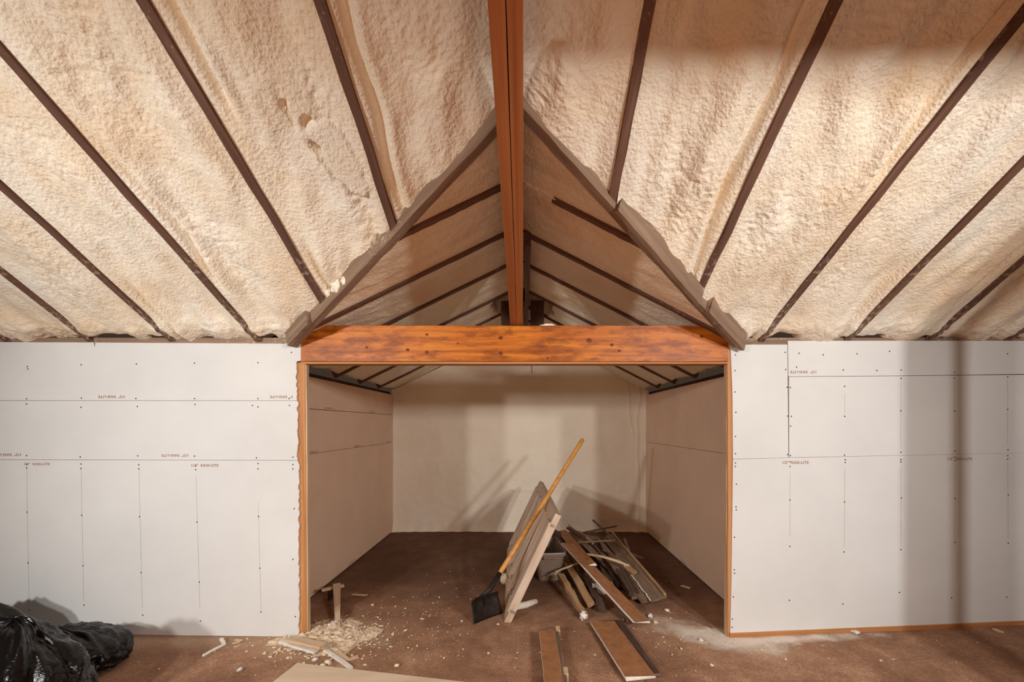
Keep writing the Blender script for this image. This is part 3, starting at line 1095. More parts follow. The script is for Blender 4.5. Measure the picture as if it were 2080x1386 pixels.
def back_wall():
    nx, nz = 300, 200
    x = np.linspace(XL - 0.03, XRW + 0.03, nx)
    t = np.linspace(0, 1, nz)
    X = np.repeat(x[:, None], nz, 1)
    top = H + h_dorm(X) + 0.02
    Z = top * t[None, :]
    ed = np.minimum(X - XL, XRW - X)
    off = 0.012 * N(X * 1.5, Z * 0.9, 1) + 0.010 * N(X * 4, Z * 2.5, 2) + 0.004 * N(X * 9, Z * 9, 3) + 0.0022 * N(X * 26, Z * 34, 4)
    off += 0.05 * np.exp(-np.clip(ed, 0, 9) / 0.05) + 0.05 * np.exp(-Z / 0.05) * (1 + 0.7 * N(X * 7, Z * 2, 5))
    # hanging folds near the right corner
    xf = XRW - 0.12 + 0.03 * N(Z * 3, 0.5, 6)
    off += 0.02 * np.exp(-((X - xf) / 0.018) ** 2) + 0.014 * np.exp(-((X - xf + 0.10 + 0.05 * np.sin(Z * 4)) / 0.012) ** 2) * sstep(1.0, 1.5, Z)
    off += 0.012 * np.exp(-((Z - 0.56 - 0.03 * N(X * 5, 0.2, 9)) / 0.008) ** 2) * sstep(0.5, 0.3, np.abs(X - 0.05))
    me = grid_mesh('wall_back', X, DB - off, Z)
    o = link('wall_back', me, 'foam_smooth')
    tag(o, 'cream sprayed back wall of the alcove behind the shovel and scrap pile', kind='structure')


back_wall()

# the rest of the room, behind the viewer
o = boxes('wall_rear', [(-4.8, 4.8, -4.55, -4.5, 0, H + 0.7)], 'sheathing_wood')
tag(o, 'bare boarded wall at the far side of the room behind the viewer', kind='structure')
for nm, x0, x1 in (('wall_side_left', -4.87, -4.82), ('wall_side_right', 4.82, 4.87)):
    zr = H + h_main(DRIDGE) + 0.2
    o = prism(nm, [(-4.5, 0), (3.05, 0), (3.05, H + H0 + .15), (DRIDGE, zr), (-4.5, H + H0 + .15)], x0, x1, 'sheathing_wood', plane='YZ')
    tag(o, 'bare boarded end wall of the room, outside the picture', kind='structure')

o = boxes('shade_panel', [(2.62, 2.90, 1.59, 1.63, 0.0, 2.75)], 'plywood')  # unseen panel added to throw shade on the right wall
tag(o, 'unseen narrow plywood panel added at right to shade the right wall', kind='structure')

# ================================================================== things on the floor
def reparent(o, par):
    o.parent = par
    o.matrix_parent_inverse = Matrix.Translation(par.location).inverted()
    return o


# ---- old panelled door lying on its long edge, leaning to the right
def make_door():
    b0 = Vector((-0.160, 3.20, 0.0))         # near bottom corner
    lng = Vector((-0.03, 1.0, 0.0)).normalized()
    Wd, L, T = 0.90, 1.86, 0.050
    a = math.atan2(0.81, 0.385)
    wv = Vector((math.cos(a), 0, math.sin(a)))
    wv = (wv - lng * wv.dot(lng)).normalized()
    nv = lng.cross(wv)                        # thickness direction
    if nv.x > 0:
        nv = -nv                              # faces left and up
    root = empty('panelled_door', b0)
    tag(root, 'old dirty-white panelled door lying on its long side, leaning beside the scrap pile', 'door')
    M = Matrix((lng, wv, nv)).transposed().to_4x4()
    M.translation = b0 + wv * 0.002 - nv * 0.0

    def part(name, bs, mat='door_paint', bev=0.004):
        bm = bmesh.new()
        for (x0, x1, y0, y1, z0, z1) in bs:
            r = bmesh.ops.create_cube(bm, size=1.0)
            for v in r['verts']:
                v.co = Vector(((x0 + x1) / 2 + v.co.x * (x1 - x0), (y0 + y1) / 2 + v.co.y * (y1 - y0), (z0 + z1) / 2 + v.co.z * (z1 - z0)))
        bmesh.ops.bevel(bm, geom=list(bm.edges), offset=bev, segments=2, affect='EDGES', profile=0.5)
        me = bpy.data.meshes.new(name)
        bm.to_mesh(me)
        bm.free()
        o = link(name, me, mat)
        o.matrix_world = M
        reparent(o, root)
        return o
    sw = 0.11
    part('stile', [(0, L, 0, sw, -T, 0)])
    part('stile', [(0, L, Wd - sw, Wd, -T, 0)])
    n = 5
    rails = [0.0, 0.155]
    gap = (L - 0.155 - 0.11 - 0.095 * 4) / 5
    x = 0.0
    xs = []
    x = 0.155
    part('rail', [(0.0, 0.155, sw - .03, Wd - sw + .03, -T + .0005, 0.012)])
    for k in range(5):
        part('panel', [(x - 0.004, x + gap + 0.004, sw - .004, Wd - sw + .004, -T * 0.80, -T * 0.60)], bev=0.002)
        part('panel_bead', [(x, x + 0.018, sw, Wd - sw, -T * .62, -0.012), (x + gap - 0.018, x + gap, sw, Wd - sw, -T * .62, -0.012), (x + .018, x + gap - .018, sw, sw + .018, -T * .62, -0.012), (x + .018, x + gap - .018, Wd - sw - .018, Wd - sw, -T * .62, -0.012)], bev=0.003)
        x += gap
        wdt = 0.095 if k < 4 else 0.11
        part('rail', [(x, x + wdt, sw - .03, Wd - sw + .03, -T + .0005, 0.012)])
        x += wdt
    return root


make_door()

# ---- square shovel leaning on the door
def make_shovel():
    bl, br_ = Vector((-0.388, 3.165, 0.002)), Vector((-0.185, 3.35, 0.002))
    root = empty('shovel', (bl + br_) / 2)
    tag(root, 'square shovel with long orange wooden handle leaning on the panelled door', 'shovel')
    wv = (br_ - bl).normalized()
    upv = Vector((-0.06, 0.03, 0.22)).normalized()
    nv = upv.cross(wv).normalized()
    Wd = (br_ - bl).length
    Lb = 0.185
    nu, ns = 15, 13
    X = np.zeros((nu, ns)); Y = X.copy(); Z = X.copy()
    V = []
    bm = bmesh.new()
    g = []
    for side in (0, 1):
        gg = []
        for i in range(nu):
            row = []
            for j in range(ns):
                u, v = i / (nu - 1) * 2 - 1, j / (ns - 1)
                half = Wd / 2 * (1 - 0.10 * v)
                dish = 0.030 * (u * u) * (0.35 + 0.65 * v) + 0.030 * max(0, v - 0.8) / 0.2 * 1.0
                if v > 0.9:
                    half *= 1 - 0.25 * ((v - 0.9) / 0.1) ** 2
                p = (bl + br_) / 2 + wv * (u * half) + upv * (v * Lb) - nv * (dish if nv.y > 0 else -dish) + nv * (0.0015 if side else -0.0015)
                row.append(bm.verts.new(p - root.location))
            gg.append(row)
        g.append(gg)
    for side in (0, 1):
        for i in range(nu - 1):
            for j in range(ns - 1):
                bm.faces.new((g[side][i][j], g[side][i + 1][j], g[side][i + 1][j + 1], g[side][i][j + 1])).smooth = True
    per = [(i, 0) for i in range(nu)] + [(nu - 1, j) for j in range(1, ns)] + [(i, ns - 1) for i in range(nu - 2, -1, -1)] + [(0, j) for j in range(ns - 2, 0, -1)]
    for (a, b) in zip(per, per[1:] + per[:1]):
        bm.faces.new((g[0][a[0]][a[1]], g[0][b[0]][b[1]], g[1][b[0]][b[1]], g[1][a[0]][a[1]]))
    bmesh.ops.recalc_face_normals(bm, faces=bm.faces)
    me = bpy.data.meshes.new('blade')
    bm.to_mesh(me)
    bm.free()
    o = link('blade', me, 'shovel_steel', root)
    top = (bl + br_) / 2 + upv * Lb * 0.93
    neck = Vector((-0.302, 3.28, 0.168))
    cross = Vector((0.170, 3.735, 0.815))
    dirv = (cross - neck).normalized()
    tip = neck + dirv * 1.66
    sock = neck + dirv * 0.20
    mid_ = (bl + br_) / 2 + upv * Lb * 0.55
    reparent(tube('socket', [mid_, top, neck + dirv * 0.05, sock], [0.008, 0.015, 0.0185, 0.0205], 'shovel_steel', None, 12), root)
    pts = [neck + dirv * (0.17 + (1.66 - 0.17) * k / 16) for k in range(17)]
    rad = [0.0195] * 14 + [0.0205, 0.021, 0.020]
    pts.append(tip + dirv * 0.012)
    rad.append(0.010)
    reparent(tube('handle', pts, rad, 'handle_wood', None, 14), root)
    rv = []
    for k in (0.10, 0.16):
        r_ = link('rivet', blob_mesh('rivet', .005, .005, .005, 3, 0.0, 8), 'shovel_steel')
        r_.matrix_world = Matrix.Translation(neck + dirv * k + Vector((-0.012, -0.014, 0.004)))
        reparent(r_, root)


make_shovel()

# ---- plastic bin behind the door
def make_bin():
    root = empty('storage_bin', (0.205, 4.30, 0))
    tag(root, 'grey plastic bin between the leaning door and the scrap pile', 'bin')
    bm = bmesh.new()
    L, W0, W1, hh = 0.66, 0.20, 0.31, 0.285

    def ring(z, w_, l_, n=4):
        pts = []
        r = 0.05
        for (sx, sy, a0) in ((1, 1, 0), (-1, 1, 90), (-1, -1, 180), (1, -1, 270)):
            for k in range(n + 1):
                a = math.radians(a0 + 90 * k / n)
                pts.append(bm.verts.new((sx * (w_ / 2 - r) + r * math.cos(a), sy * (l_ / 2 - r) + r * math.sin(a), z)))
        return pts
    rs = [ring(0.0, W0, 0.52), ring(0.01, W0 + .01, 0.53), ring(0.245, W1 - .035, L - .04), ring(0.25, W1 - .005, L - .005), ring(hh - .012, W1, L), ring(hh, W1 - .006, L - .006), ring(hh - .004, W1 - .03, L - .03), ring(0.02, W0 - .01, 0.51)]
    for a, b in zip(rs, rs[1:]):
        n = len(a)
        for k in range(n):
            bm.faces.new((a[k], a[(k + 1) % n], b[(k + 1) % n], b[k])).smooth = False
    bm.faces.new(rs[0][::-1])
    bm.faces.new(rs[-1])
    bmesh.ops.recalc_face_normals(bm, faces=bm.faces)
    me = bpy.data.meshes.new('bin_body')
    bm.to_mesh(me)
    bm.free()
    link('bin_body', me, 'plastic_bin', root)
    for sy in (-1, 1):
        boxes('bin_handle', [(-0.07, 0.07, sy * (L / 2 + .008) - .012, sy * (L / 2 + .008) + .012, 0.235, 0.25)], 'plastic_bin', root)
    root.rotation_euler = (0, 0, math.radians(6))


make_bin()

# ---- scrap pile
def scrap(name, a, b, za, zb, wd, t, mat, label, cat, group=None, roll=0.0, **kw):
    p0, p1 = P(a[0], a[1], za), P(b[0], b[1], zb)
    d_ = (p1 - p0).normalized()
    upv = Vector((0, 0, 1))
    upv = Matrix.Rotation(roll, 3, d_) @ (upv - d_ * upv.dot(d_)).normalized()
    o = board(name, p0, p1, wd, t, mat, up=upv, **kw)
    tag(o, label, cat, group)
    return o


BP = ['brown_paper', 'gypsum']
scrap('plasterboard_strip', (1152, 1106), (1302, 1263), 0.33, 0.035, 0.125, 0.014, BP, 'long brown-backed plasterboard strip with white edge on top of the scrap pile', 'board', roll=-0.18, nseg=10, jit=0.001, rag=0.02, face_mats=True, seed=2, w1=0.15)
scrap('plasterboard_strip', (1140, 1078), (1200, 1148), 0.33, 0.24, 0.095, 0.013, BP, 'shorter brown plasterboard strip just behind the long one on the scrap pile', 'board', roll=0.1, nseg=8, jit=0.001, rag=0.03, face_mats=True, seed=3)
scrap('weathered_board', (1200, 1090), (1318, 1222), 0.22, 0.03, 0.15, 0.022, 'grey_scrap', 'wide grey-brown board with splintered end low on the right of the scrap pile', 'board', roll=-0.15, nseg=12, jit=0.002, rag=0.03, seed=4)
o = scrap('weathered_board', (1235, 1090), (1338, 1217), 0.20, 0.065, 0.13, 0.022, 'grey_scrap', 'brown board with a rounded light edge, outermost right in the scrap pile', 'board', roll=0.35, nseg=12, jit=0.002, rag=0.01, seed=5)
L_ = (P(1338, 1217, 0.065) - P(1235, 1090, 0.20)).length
mo = board('edge_moulding', (0, 0, 0), (L_, 0, 0), 0.02, 0.035, 'tan_scrap', nseg=10, jit=0.001, seed=6)
mo.parent = o
mo.matrix_local = Matrix.Translation((0, 0.062, 0.012))
mo2 = board('paint_flakes', (0, 0, 0), (L_ * 0.6, 0, 0), 0.008, 0.006, 'foil_white', nseg=40, jit=0.004, seed=8)
mo2.parent = o
mo2.matrix_local = Matrix.Translation((L_ * 0.4, -0.066, 0.012))
scrap('tan_offcut', (1139, 1168), (1186, 1250), 0.13, 0.035, 0.055, 0.035, 'tan_scrap', 'pale tan split offcut with a white foam tip at the left of the scrap pile', 'wood scrap', nseg=10, jit=0.004, rag=0.012, seed=7, w1=0.04)
scrap('tan_offcut', (1150, 1140), (1200, 1228), 0.16, 0.045, 0.062, 0.045, 'tan_scrap', 'squared yellow-brown offcut second from the left of the scrap pile', 'wood scrap', nseg=8, jit=0.002, rag=0.004, seed=8, roll=0.4)
tipc = link('foam_lump', blob_mesh('foam_lump', 0.026, 0.03, 0.028, 12, 0.6, 16, 2.2), 'foil_white')
tipc.location = P(1186, 1250, 0.035)
tag(tipc, 'white foam lump stuck on the tip of the tan offcut', 'foam scrap')
scrap('splintered_log', (1178, 1150), (1222, 1238), 0.12, 0.035, 0.06, 0.055, 'dark_scrap', 'dark splintered stump of wood in the middle front of the scrap pile', 'wood scrap', nseg=14, jit=0.008, rag=0.03, seed=9)
scrap('splintered_log', (1160, 1130), (1190, 1190), 0.16, 0.07, 0.05, 0.03, 'grey_scrap', 'short grey broken slat under the pale stick', 'wood scrap', nseg=8, jit=0.004, rag=0.02, seed=10)
scrap('splintered_log', (1172, 1128), (1207, 1200), 0.18, 0.07, 0.022, 0.02, 'grey_scrap', 'thin grey stick leaning beside the white torn foam', 'wood scrap', nseg=8, jit=0.003, rag=0.01, seed=11)
scrap('wood_block', (1262, 1160), (1288, 1208), 0.12, 0.06, 0.09, 0.03, 'dark_scrap', 'dark broken block right of the long brown strip', 'wood scrap', nseg=8, jit=0.005, rag=0.02, seed=12)
scrap('wood_block', (1270, 1188), (1292, 1216), 0.06, 0.035, 0.075, 0.02, 'grey_scrap', 'short brown block end under the dark broken block', 'wood scrap', nseg=6, jit=0.003, rag=0.008, seed=13)
# pale sticks on top
scrap('stick', (1127, 1162), (1184, 1140), 0.15, 0.22, 0.017, 0.013, 'pale_wood', 'pale stick crossing from the grey bin to the brown strip', 'stick', nseg=8, jit=0.001, seed=14)
scrap('stick', (1127, 1167), (1136, 1158), 0.145, 0.16, 0.016, 0.01, 'pale_wood', 'stub of pale wood at the left end of the crossing stick', 'stick', nseg=4, jit=0.001, seed=15)
scrap('stick', (1190, 1126), (1279, 1150), 0.24, 0.17, 0.026, 0.016, 'pale_wood', 'longest pale lath on top of the pile, right of the brown strip', 'stick', nseg=10, jit=0.002, rag=0.012, seed=16, bow=0.02)
scrap('stick', (1274, 1152), (1290, 1164), 0.165, 0.14, 0.045, 0.02, 'tan_scrap', 'tan block at the right end of the longest pale lath', 'wood scrap', nseg=4, jit=0.002, rag=0.008, seed=17)
scrap('stick', (1205, 1057), (1285, 1132), 0.36, 0.14, 0.022, 0.016, 'grey_scrap', 'thin brown stick poking up against the back wall', 'stick', nseg=10, jit=0.002, seed=18)
scrap('stick', (1173, 1102), (1250, 1098), 0.26, 0.24, 0.020, 0.016, 'grey_scrap', 'level brown stick lying across the back of the pile', 'stick', nseg=8, jit=0.002, seed=19)
scrap('stick', (1217, 1097), (1228, 1118), 0.25, 0.21, 0.02, 0.016, 'grey_scrap', 'short forked twig under the level brown stick', 'stick', nseg=6, jit=0.003, seed=20)
scrap('stick', (1226, 1118), (1279, 1145), 0.21, 0.17, 0.018, 0.014, 'grey_scrap', 'crooked twig just behind the longest pale lath', 'stick', nseg=10, jit=0.005, seed=21)
scrap('stick', (1268, 1095), (1278, 1119), 0.21, 0.14, 0.022, 0.012, 'grey_scrap', 'short upright splinter at the right rear of the pile', 'stick', nseg=5, jit=0.002, seed=22)
scrap('stick', (1270, 1120), (1305, 1135), 0.13, 0.10, 0.03, 0.012, 'grey_scrap', 'flat brown splinter at the right rim of the pile', 'stick', nseg=6, jit=0.003, rag=0.01, seed=23)
scrap('dark_slat', (1154, 1072), (1185, 1092), 0.36, 0.30, 0.055, 0.02, 'dark_scrap', 'black pointed slat sticking out at the back left of the pile', 'wood scrap', nseg=6, jit=0.004, rag=0.02, seed=24)
scrap('dark_slat', (1190, 1082), (1253, 1069), 0.28, 0.33, 0.045, 0.014, 'dark_scrap', 'black slat pointing right against the back wall', 'wood scrap', nseg=8, jit=0.003, seed=25, w1=0.012)
scrap('dark_slat', (1120, 1078), (1150, 1096), 0.34, 0.28, 0.07, 0.04, 'dark_scrap', 'charred dark chunk at the far left of the pile beside the door', 'wood scrap', nseg=8, jit=0.008, rag=0.02, seed=26)
scrap('dark_slat', (1175, 1080), (1205, 1104), 0.30, 0.24, 0.035, 0.018, 'tan_scrap', 'reddish broken slat at the back of the pile', 'wood scrap', nseg=6, jit=0.003, rag=0.01, seed=27)
# buried dark planks
rr = random.Random(11)
for k in range(16):
    f = k / 15
    ax = 1143 + 105 * f + rr.uniform(-8, 8)
    bx = ax + rr.uniform(42, 78)
    za, zb = rr.uniform(0.10, 0.24), rr.uniform(0.02, 0.06)
    scrap('buried_plank', (ax, 1098 + rr.uniform(-6, 14)), (bx, 1180 + rr.uniform(-14, 22) - 10 * f), za, zb, rr.uniform(0.05, 0.10), rr.uniform(0.018, 0.03), 'dark_scrap' if k % 4 else 'grey_scrap',
          'dark weathered plank buried under the top boards of the scrap pile', 'wood scrap', 'buried planks of the scrap pile', roll=rr.uniform(-0.5, 0.5), nseg=8, jit=0.004, rag=0.015, seed=60 + k)

# torn white foam cup in the pile
def torn_foam():
    n, m_ = 40, 10
    a = np.linspace(0, np.pi * 1.15, n)
    t = np.linspace(0, 1, m_)
    A, T = np.meshgrid(a, t, indexing='ij')
    r = 0.03 + 0.055 * T * (1 + 0.06 * np.sin(A * 22) * T)
    X = r * np.cos(A + np.pi * 0.95) * 1.0
    Z = r * np.sin(A + np.pi * 0.95)
    Y = -0.03 * T + 0.006 * np.sin(A * 22) * T
    o = link('torn_foam', grid_mesh('torn_foam', X, Y, Z), 'foil_white')
    sol = o.modifiers.new('s', 'SOLIDIFY')
    sol.thickness = 0.008
    o.location = P(1222, 1186, 0.115)
    tag(o, 'white scalloped scrap of torn foam under the long brown strip', 'foam scrap')


torn_foam()

# ---- pale foam stick under the door
fs = tube('foam_stick', [FP(1034, 1238, 0.028), FP(1050, 1233, 0.03), FP(1068, 1229, 0.028), FP(1089, 1222, 0.028)], [0.022, 0.026, 0.027, 0.021], 'foam_white', None, 12)
tag(fs, 'pale round foam offcut on the floor at the foot of the panelled door', 'foam scrap')
fc = link('foam_chip', blob_mesh('foam_chip', 0.035, 0.04, 0.05, 15, 0.3, 12), 'chip')
fc.location = PD(1028, 1172, 4.0)
fc.location = P(1024, 1176, 0.05)
tag(fc, 'tan foam lump against the left face of the panelled door', 'foam scrap')

# ---- upright tapering offcut inside the left jamb
def spike():
    a, b = FP(686, 1279, 0.02), P(684, 1187, 0.14)
    o = board('tapered_offcut', a, b, 0.030, 0.014, 'pale_wood', nseg=8, jit=0.0006, seed=40, w1=0.060)
    tag(o, 'pale tapering offcut propped up just inside the left edge of the opening', 'wood scrap')
    o2 = board('cross_offcut', FP(655, 1199, 0.112), FP(697, 1190, 0.112), 0.045, 0.014, 'pale_wood', nseg=6, jit=0.001, seed=41, rag=0.01)
    tag(o2, 'short pale offcut under the top of the tapering offcut', 'wood scrap')
    bl_ = boxes('prop_block', [(-0.03, 0.03, -0.05, 0.05, 0, 0.104)], 'dark_scrap')
    p = (FP(676, 1194, 0.10))
    bl_.location = (p.x, p.y + 0.02, 0)
    tag(bl_, 'dark block propping the pale offcuts beside the left alcove wall', 'wood block')


spike()

# ---- plasterboard strips on the floor in front
def strip_floor():
    a, b = FP(1111, 1283, 0.062), FP(1132, 1440, 0.062)
    o = board('plasterboard_strip', a, b, 0.105, 0.013, BP, nseg=8, jit=0.0008, face_mats=True, seed=44)
    tag(o, 'narrow brown plasterboard strip lying toward the viewer on a timber offcut', 'board')
    a2, b2 = FP(1122, 1284, 0.027), FP(1142, 1440, 0.027)
    o = board('timber_offcut', a2, b2, 0.09, 0.05, 'grey_scrap', nseg=8, jit=0.001, seed=45)
    tag(o, 'timber offcut under the narrow brown strip in front', 'wood scrap')
    for (px, py, lb) in ((1144, 1371, 'small pale block beside the near end of the narrow brown strip'), (1129, 1284, 'small pale block at the far end of the narrow brown strip')):
        p = FP(px, py, 0.03)
        o = boxes('small_block', [(-0.012, 0.016, -0.035, 0.035, -0.03, 0.025)], 'pale_wood')
        o.location = p + Vector((0.012, 0, 0))
        tag(o, lb, 'wood block')
    a, b = FP(1223, 1264, 0.03), FP(1301, 1377, 0.03)
    o = board('plasterboard_strip', a, b, 0.178, 0.014, BP, nseg=8, jit=0.001, rag=0.012, face_mats=True, seed=46)
    tag(o, 'wide brown plasterboard strip with white edges flat on the floor in front', 'board')
    a, b = FP(1245, 1262, 0.013), FP(1318, 1372, 0.013)
    o = board('plasterboard_strip', a, b, 0.14, 0.013, ['dark_scrap', 'grey_scrap'], nseg=8, jit=0.001, face_mats=True, seed=47)
    tag(o, 'dark strip showing just under the wide brown plasterboard strip', 'board')
    o = boxes('brick_offcut', [(-0.05, 0.05, -0.05, 0.05, 0, 0.018)], 'brown_paper')
    o.location = FP(1290, 1392, 0.0)
    tag(o, 'reddish scrap under the near end of the wide brown strip', 'wood scrap')


strip_floor()

# ---- plywood sheet at the bottom edge
c0 = FP(604, 1347.5, 0.014)
v1 = (FP(925, 1384, 0.014) - c0)
v1.z = 0
v1.normalize()
v2 = Vector((v1.y, -v1.x, 0))
if v2.y > 0:
    v2 = -v2
pls = [c0, c0 + v1 * 1.22, c0 + v1 * 1.22 + v2 * 1.9, c0 + v2 * 1.9]
ply = prism('plywood_sheet', [(p.x, p.y) for p in pls], 0.004, 0.016, ['plywood', 'pale_wood'], plane='XY')
tag(ply, 'pale plywood sheet flat on the floor at the bottom edge', 'sheet')

# ---- sawdust heap and splinters at the left jamb
def heap():
    n = 90
    x, y = np.meshgrid(np.linspace(-1.74, -1.02, n), np.linspace(2.72, 3.34, n), indexing='ij')
    r = np.sqrt(((x + 1.42) / 0.30) ** 2 + ((y - 2.99) / 0.20) ** 2) + 0.55 * N(x * 7, y * 7, 4) + 0.2 * N(x * 25, y * 25, 14)
    z = 0.040 * sstep(1.2, 0.1, r) * (0.75 + 0.5 * N(x * 18, y * 18, 5)) + 0.016 * sstep(1.25, 0.6, r) * N(x * 45, y * 45, 6)
    keep = (r < 1.22) & ((x > -1.585) | (y < D - 0.02))
    z = z + floor_z(x, y) + 0.002
    o = link('sawdust_heap', grid_mesh('sawdust_heap', x, y, z, keep=keep), 'sawdust')
    tag(o, 'pale sawdust and shavings heaped at the foot of the left opening edge', 'sawdust', kind='stuff')


heap()


def chips_mesh(name, pts, seed, smin, smax):
    """many small flat irregular chips in one mesh"""
    r = random.Random(seed)
    bm = bmesh.new()
    for (x, y, z) in pts:
        s = smin + (smax - smin) * r.random() ** 2.5
        a = r.uniform(0, 2 * math.pi)
        el = r.uniform(0.4, 1.0)
        M = Matrix.Translation((x, y, z)) @ Matrix.Rotation(a, 4, 'Z') @ Matrix.Rotation(r.uniform(-.5, .5), 4, 'X') @ Matrix.Rotation(r.uniform(-.4, .4), 4, 'Y')
        n = r.choice((4, 5))
        rad = [r.uniform(0.6, 1.1) for _ in range(n)]
        h = s * r.uniform(0.12, 0.4)
        lo = [bm.verts.new(M @ Vector((rad[k] * s * math.cos(6.283 * k / n), rad[k] * s * el * math.sin(6.283 * k / n), 0))) for k in range(n)]
        hi = [bm.verts.new(M @ Vector((rad[k] * s * .8 * math.cos(6.283 * k / n), rad[k] * s * .8 * el * math.sin(6.283 * k / n), h))) for k in range(n)]
        for k in range(n):
            bm.faces.new((lo[k], lo[(k + 1) % n], hi[(k + 1) % n], hi[k]))
        bm.faces.new(hi)
        bm.faces.new(lo[::-1])
    me = bpy.data.meshes.new(name)
    bm.to_mesh(me)
    bm.free()
    return me


rr = random.Random(5)
pts = []
for _ in range(950):     # shavings on and around the heap
    x, y = rr.gauss(-1.34, 0.20), rr.gauss(2.96, 0.14)
    r = math.hypot((x + 1.42) / .30, (y - 2.99) / .20)
    if x < -1.60 and y > D - 0.03 or y > 3.4:
        continue
    pts.append((x, y, 0.003 + max(0, 0.032 * (1 - r)) + float(floor_z(x, y))))
o = link('wood_shavings', chips_mesh('wood_shavings', pts, 3, 0.004, 0.020), 'chip')
tag(o, 'loose wood shavings strewn over the sawdust heap at the left', 'shavings', kind='stuff')
pts = []
for _ in range(900):
    u = rr.random()
    if u < 0.35:
        x, y = rr.gauss(-0.85, 0.35), rr.gauss(3.15, 0.40)
    elif u < 0.55:
        x, y = rr.gauss(1.10, 0.28), rr.gauss(3.05, 0.18)
    elif u < 0.75:
        x, y = rr.uniform(-3.6, 3.6), rr.uniform(2.5, 2.95)
    else:
        x, y = rr.uniform(-1.7, 1.6), rr.uniform(2.6, 4.9)
    if y > 2.95 and not (-1.5 < x < 1.38) or y < 2.3 or not (-3.7 < x < 3.7) or y > 5.8:
        continue
    if -0.40 < x < 0.25 and 3.15 < y < 5.1 or (-1.47 < x < -0.2 and y < 2.68):
        continue
    pts.append((x, y, float(floor_z(x, y)) + 0.002))
o = link('floor_crumbs', chips_mesh('floor_crumbs', pts, 4, 0.0022, 0.011), 'chip')
tag(o, 'tiny pale crumbs of foam and plaster scattered over the floor', 'crumbs', kind='stuff')

G = 'loose splinters and scraps on the floor'


def fstick(a, b, wd, t, label, mat='pale_wood', name='splinter', z=None, **kw):
    za = t / 2 + 0.003 if z is None else z
    o = board(name, FP(*a, za), FP(*b, za), wd, t, mat, nseg=6, jit=0.0012, rag=0.004, **kw)
    tag(o, label, 'splinter' if name == 'splinter' else 'wood scrap', G)


fstick((413, 1334), (457, 1311), 0.017, 0.012, 'white splinter on the floor in front of the left wall', 'foil_white', seed=1)
fstick((449, 1301), (454, 1308), 0.020, 0.016, 'short white stub behind the splinter in front of the left wall', 'foil_white', seed=2)
fstick((661, 1321), (714, 1358), 0.024, 0.014, 'straight pale lath between sawdust heap and plywood sheet', 'foil_white', seed=3)
fstick((682, 1324), (704, 1342), 0.045, 0.01, 'flat pale shard beside the straight lath', seed=4)
fstick((698, 1331), (724, 1309), 0.014, 0.01, 'thin splinter pointing away right of the sawdust heap', seed=5)
fstick((704, 1341), (728, 1334), 0.026, 0.008, 'ragged shard right of the straight lath', seed=6)
fstick((587, 1298), (656, 1313), 0.060, 0.016, 'broad pale shingle lying on the sawdust heap', z=0.060, seed=7)
fstick((570, 1304), (642, 1325), 0.034, 0.014, 'white lath along the front of the sawdust heap', 'foil_white', z=0.028, seed=8)
fstick((668, 1270), (684, 1262), 0.020, 0.014, 'short white stick leaning by the tapering offcut', 'foil_white', z=0.05, seed=9)
fstick((640, 1285), (690, 1258), 0.013, 0.01, 'thin brown splinter on the back of the sawdust heap', z=0.035, seed=10)
fstick((473, 1310), (488, 1305), 0.020, 0.006, 'curled flake near the left wall foot', seed=11)
fstick((478, 1302), (492, 1304), 0.018, 0.006, 'second curled flake near the left wall foot', seed=12)
fstick((1728, 1290), (1744, 1297), 0.035, 0.012, 'white plaster chip below the right wall', 'gypsum', seed=13)
fstick((2018, 1300), (2036, 1307), 0.022, 0.01, 'pale splinter at the far right of the floor', seed=14)
fstick((1396, 1252), (1448, 1276), 0.012, 0.008, 'thin twig in the dust left of the right opening edge', 'grey_scrap', seed=15)
fstick((1384, 1190), (1402, 1195), 0.03, 0.006, 'curled flake beyond the right end of the pile', seed=16)
fstick((715, 1208), (745, 1210), 0.03, 0.005, 'flat flake on the alcove floor right of the tapering offcut', seed=17)
for k, (px, py, r, lb) in enumerate(((806, 1352, .018, 'white chip on the floor above the plywood sheet'), (1321, 1252, .032, 'foam crumb beside the end of the long brown strip'),
                                     (1331, 1264, .022, 'smaller foam crumb in front of the end of the long brown strip'), (1424, 1300, .022, 'white crumb in the plaster dust'),
                                     (1384, 1318, .014, 'lone pale crumb right of the wide brown strip'), (787, 1300, .014, 'white crumb on the floor in the middle of the opening'),
                                     (1012, 1268, .013, 'white crumb in front of the leaning door'), (938, 1262, .012, 'white crumb in front of the shovel blade'),
                                     (757, 1229, .02, 'pale crumb on the alcove floor left of the shovel'), (1446, 1352, .014, 'pale crumb on the floor at right front'),
                                     (655, 1352, .022, 'pale crumb at the corner of the plywood sheet'), (488, 1361, .022, 'crumpled white scrap in front of the left wall'),
                                     (666, 1345, .028, 'largest white foam crumb by the straight lath'), (640, 1340, .022, 'flat foam crumb left of the straight lath'),
                                     (2013, 1270, .03, 'foam lump tucked under the right wall'), (1355, 1240, .025, 'crumbled plaster at the end of the outermost board'),
                                     (1910, 1277, .018, 'small foam lump at the foot of the right wall'))):
    p = FP(px, py, r * 0.35)
    o = link('foam_crumb', blob_mesh('foam_crumb', r * .75, r * 0.55, r * 0.4, 200 + k, 0.75, 10, 2.2), 'foil_white' if k % 2 else 'chip')
    o.location = p
    o.rotation_euler = (0, 0, k)
    tag(o, lb, 'crumb', 'loose crumbs on the floor')
p = PD(1112, 657, D + .03)
o = link('foam_crumb', blob_mesh('foam_crumb', .05, .03, .012, 99, 0.4, 10), 'foam_white')
o.location = (p.x, D + 0.035, hz1 + 0.008)
tag(o, 'white foam crumb resting on top of the orange beam', 'crumb')

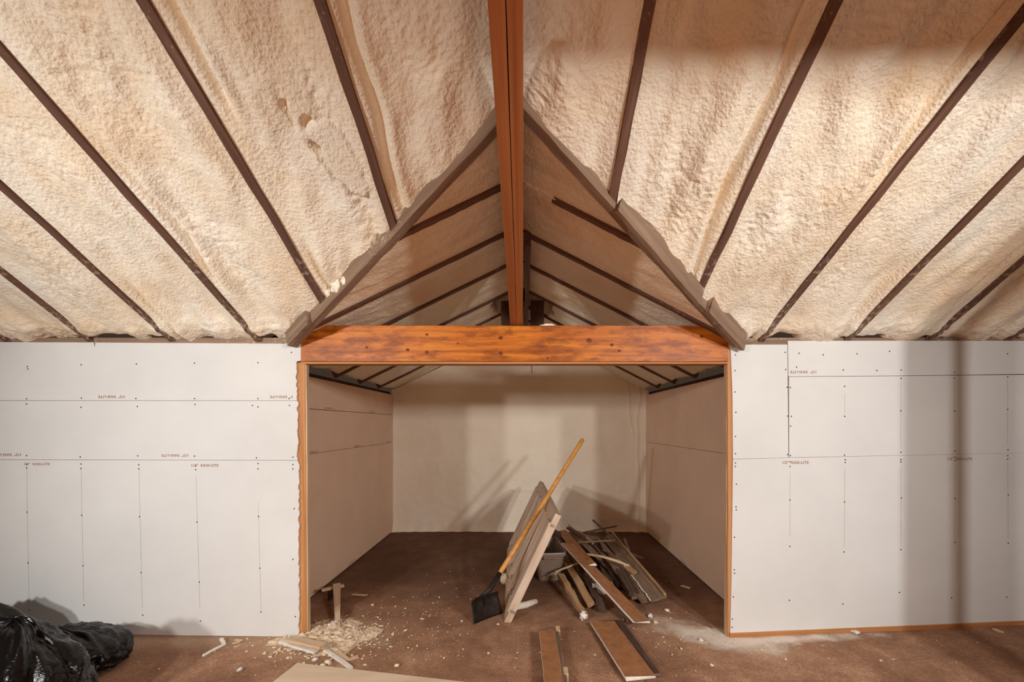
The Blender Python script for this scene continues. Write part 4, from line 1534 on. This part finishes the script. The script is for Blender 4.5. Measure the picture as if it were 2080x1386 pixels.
# ---- black rubbish bags at the lower left
def bag(name, loc, rx, ry, rz, peak, seed, label, rotz=0.0, squash=0.35):
    nt_, npx = 90, 150
    th = np.linspace(0, np.pi, nt_)
    ph = np.linspace(0, 2 * np.pi, npx + 1)
    T, Pp = np.meshgrid(th, ph, indexing='ij')
    cx, cy, cz = np.cos(Pp) * np.sin(T), np.sin(Pp) * np.sin(T), np.cos(T)
    # gathered folds running up to the knot + crumples
    fold = np.abs(N(np.cos(Pp) * 3.2 + cz * 0.8, np.sin(Pp) * 3.2 - cz * 0.6, seed))
    cr = np.abs(N(cx * 4.2 + cz * 2, cy * 4.2 - cz * 3, seed + 1))
    cr2 = np.abs(N(cx * 9 - cz * 5, cy * 9 + cz * 6, seed + 2))
    big = np.abs(N(cx * 1.5 + cz * 0.9, cy * 1.5 - cz * 1.1, seed + 3))
    r = 1 + 0.26 * (0.35 - big) + 0.11 * (fold - 0.35) * np.clip(cz + 0.5, 0, 1) - 0.10 * (cr - 0.3) + 0.025 * (cr2 - 0.3)
    X, Y, Z = rx * r * cx, ry * r * cy, rz * r * cz
    # pull the top toward a peak
    pk = np.clip((cz - 0.25) / 0.75, 0, 1) ** 2
    X = X + peak[0] * pk
    Y = Y + peak[1] * pk
    Z = Z + peak[2] * pk
    Z = np.where(Z < -rz * squash, -rz * squash + (Z + rz * squash) * 0.08, Z)
    Z = Z - Z.min()
    root = link(name, grid_mesh(name, X, Y, Z), 'bag_plastic')
    root.location = (loc[0], loc[1], 0.004 + float(floor_z(*loc)))
    root.rotation_euler = (0, 0, rotz)
    tag(root, label, 'bag')
    return root


bag('rubbish_bag', (-2.56, 2.06), 0.38, 0.27, 0.27, (0.02, 0.06, 0.11), 5, 'glossy black rubbish bag in front at the lower left corner')
bag('rubbish_bag', (-2.77, 2.57), 0.30, 0.24, 0.165, (-0.04, 0.0, 0.0), 9, 'flatter black rubbish bag behind the front one, close to the left wall', 0.2)
bag('rubbish_bag', (-3.42, 2.50), 0.34, 0.28, 0.25, (0.06, 0.0, 0.06), 14, 'black rubbish bag mostly cut off by the left edge', 0.5)
